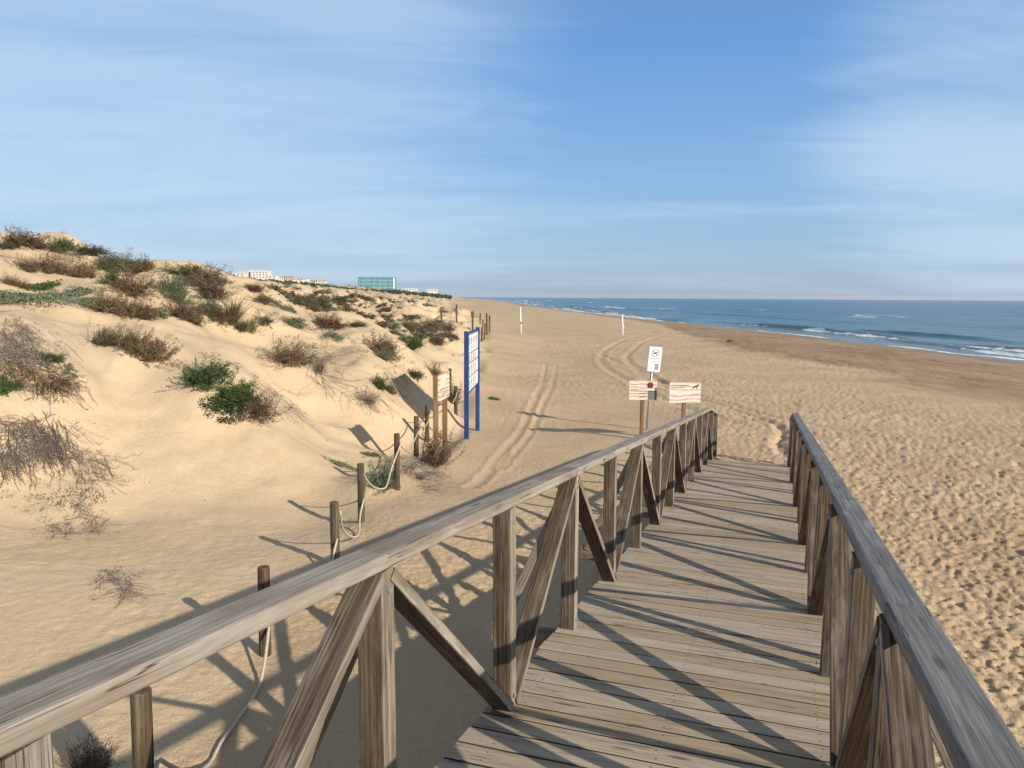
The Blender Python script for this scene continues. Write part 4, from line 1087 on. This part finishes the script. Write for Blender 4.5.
for c in range(18):
    cx = a[0]+3+(w-6)*(c+.5)/18
    mb = MB()
    for f in range(nf): mb.box((cx, Y-.03, zt-3.0-3.2*f), ((w-6)/18*.62, .08, 1.7))
    mb.build('window_bay', BLUED if c % 3 else GLS, t, origin=(cx, Y, zt))
for cx in (a[0]+1.2, b[0]-1.2):
    mb = MB(); mb.box((cx, Y-.6, (g+zt)/2), (2.4, 1.15, zt-g)); mb.build('end_fin', M['white'] if cx > a[0]+9 else BLUED, t, origin=(cx, Y, g))
print('far', time.time()-T0)

# ------------------------------------------------------------------ sea air
mb = MB(); mb.box((0, 4000, 24), (26000, 26000, 58)); hzm = bpy.data.materials.new('sea_haze'); hzm.use_nodes = True; ht = hzm.node_tree; ht.nodes.clear()
ho = ht.nodes.new('ShaderNodeOutputMaterial'); hv = ht.nodes.new('ShaderNodeVolumePrincipled'); ht.links.new(hv.outputs[0], ho.inputs['Volume'])
hv.inputs['Color'].default_value = (.82, .88, .95, 1); hv.inputs['Density'].default_value = 7e-5; hv.inputs['Anisotropy'].default_value = .2
tag(mb.build('haze', hzm), 'thin sea haze over the whole beach', None, None, 'stuff')
# ------------------------------------------------------------------ light, sky, camera
SUN_AZ = math.radians(135.0); SUN_EL = math.radians(24.7)
sd = Vector((math.sin(SUN_AZ)*math.cos(SUN_EL), math.cos(SUN_AZ)*math.cos(SUN_EL), math.sin(SUN_EL)))
ld = bpy.data.lights.new('sun', 'SUN'); ld.energy = 5.0; ld.angle = math.radians(.53); ld.color = (1.0, .90, .76)
lo = bpy.data.objects.new('sun', ld); COL.objects.link(lo); lo.rotation_euler = sd.to_track_quat('Z', 'Y').to_euler()
w = bpy.data.worlds.new('World'); sc.world = w; w.use_nodes = True; nt = w.node_tree; nt.nodes.clear()
out = nt.nodes.new('ShaderNodeOutputWorld'); bg = nt.nodes.new('ShaderNodeBackground'); nt.links.new(bg.outputs[0], out.inputs[0]); bg.inputs[1].default_value = .105
sky = nt.nodes.new('ShaderNodeTexSky'); sky.sky_type = 'NISHITA'; sky.sun_disc = False; sky.sun_elevation = SUN_EL; sky.sun_rotation = SUN_AZ
sky.air_density = 1.0; sky.dust_density = .6; sky.ozone_density = 2.5; sky.altitude = 0
tc = nt.nodes.new('ShaderNodeTexCoord'); sep = nt.nodes.new('ShaderNodeSeparateXYZ'); nt.links.new(tc.outputs['Generated'], sep.inputs[0])
def wm(op, a, b=0.0, c=0.0):
    o = nt.nodes.new('ShaderNodeMath'); o.operation = op
    for s_i, v in zip(o.inputs, (a, b, c)):
        if isinstance(v, (int, float)): s_i.default_value = v
        else: nt.links.new(v, s_i)
    return o.outputs[0]
def wmap(v, a, b, c=0., d=1.):
    o = nt.nodes.new('ShaderNodeMapRange'); o.interpolation_type = 'SMOOTHSTEP'; nt.links.new(v, o.inputs[0])
    for i, q in enumerate((a, b, c, d)): o.inputs[1+i].default_value = q
    return o.outputs[0]
zc = wm('ADD', wm('MAXIMUM', sep.outputs[2], 0.0), .10)
cx_ = wm('DIVIDE', sep.outputs[0], zc); cy_ = wm('DIVIDE', sep.outputs[1], zc)
cb = nt.nodes.new('ShaderNodeCombineXYZ'); nt.links.new(cx_, cb.inputs[0]); nt.links.new(cy_, cb.inputs[1])
def wnoise(scale, sc3, rot, det, rough, dist, off=(0, 0, 0)):
    mp = nt.nodes.new('ShaderNodeMapping'); nt.links.new(cb.outputs[0], mp.inputs[0]); mp.inputs['Scale'].default_value = sc3; mp.inputs['Rotation'].default_value = (0, 0, rot); mp.inputs['Location'].default_value = off
    n = nt.nodes.new('ShaderNodeTexNoise'); nt.links.new(mp.outputs[0], n.inputs[0]); n.inputs['Scale'].default_value = scale; n.inputs['Detail'].default_value = det; n.inputs['Roughness'].default_value = rough; n.inputs['Distortion'].default_value = dist
    return n.outputs[0]
n1 = wnoise(.55, (.45, 1.0, 1), .35, 6, .52, .6, (2.2, .4, 0)); n2 = wnoise(1.9, (.4, 1.1, 1), .55, 8, .60, 1.8)
def blob(d, k0, k1):
    v = nt.nodes.new('ShaderNodeVectorMath'); v.operation = 'DOT_PRODUCT'; nt.links.new(tc.outputs['Generated'], v.inputs[0]); v.inputs[1].default_value = Vector(d).normalized()
    return wmap(v.outputs['Value'], k0, k1)
soft = wm('ADD', wm('MULTIPLY', blob((-.45, .85, .33), .80, .99), .26), wm('MULTIPLY', blob((.58, .80, .19), .945, .998), .30))
veil = wmap(wm('ADD', wm('ADD', n1, soft), wm('MULTIPLY', wm('SUBTRACT', n2, .5), .26)), .42, .86)
def wmix(f, a, b):
    m = nt.nodes.new('ShaderNodeMix'); m.data_type = 'RGBA'
    for s_i, v in ((m.inputs[0], f), (m.inputs[6], a), (m.inputs[7], b)):
        if isinstance(v, (int, float)): s_i.default_value = v
        elif isinstance(v, tuple): s_i.default_value = v
        else: nt.links.new(v, s_i)
    return m.outputs[2]
rampn = nt.nodes.new('ShaderNodeValToRGB'); cr = rampn.color_ramp; nt.links.new(sep.outputs[2], rampn.inputs[0])
for i, (p_, c_) in enumerate([(0, (.30, .44, .60)), (.05, (.295, .475, .69)), (.14, (.235, .445, .75)), (.30, (.13, .33, .70)), (.40, (.16, .30, .56)), (.62, (.24, .26, .29))]):
    e = cr.elements[i] if i < 2 else cr.elements.new(p_)
    e.position = p_; e.color = c_+(1,)
vm = nt.nodes.new('ShaderNodeVectorMath'); vm.operation = 'SCALE'; nt.links.new(rampn.outputs[0], vm.inputs[0]); vm.inputs[3].default_value = 1/.105/1.17
c0 = wmix(.8, sky.outputs[0], vm.outputs[0])
c1 = wmix(wm('MULTIPLY', veil, .66), c0, (4.7, 5.9, 7.2, 1))
nt.links.new(c1, bg.inputs[0])
cam = bpy.data.cameras.new('camera'); co = bpy.data.objects.new('camera', cam); COL.objects.link(co)
cam.sensor_width = 36; cam.lens = F/1024*36; cam.clip_end = 30000; cam.clip_start = .05
co.matrix_world = Matrix.Translation((0, 0, CAMZ))@Matrix.Rotation(math.pi/2-PITCH, 4, 'X')@Matrix.Rotation(ROLL, 4, 'Z')
sc.camera = co
sc.view_settings.view_transform = 'Standard'; sc.view_settings.look = 'None'; sc.view_settings.exposure = 0.32; sc.view_settings.gamma = 1
sc.cycles.max_bounces = 5; sc.cycles.diffuse_bounces = 3; sc.cycles.glossy_bounces = 2; sc.cycles.transparent_max_bounces = 4
print('done', time.time()-T0)
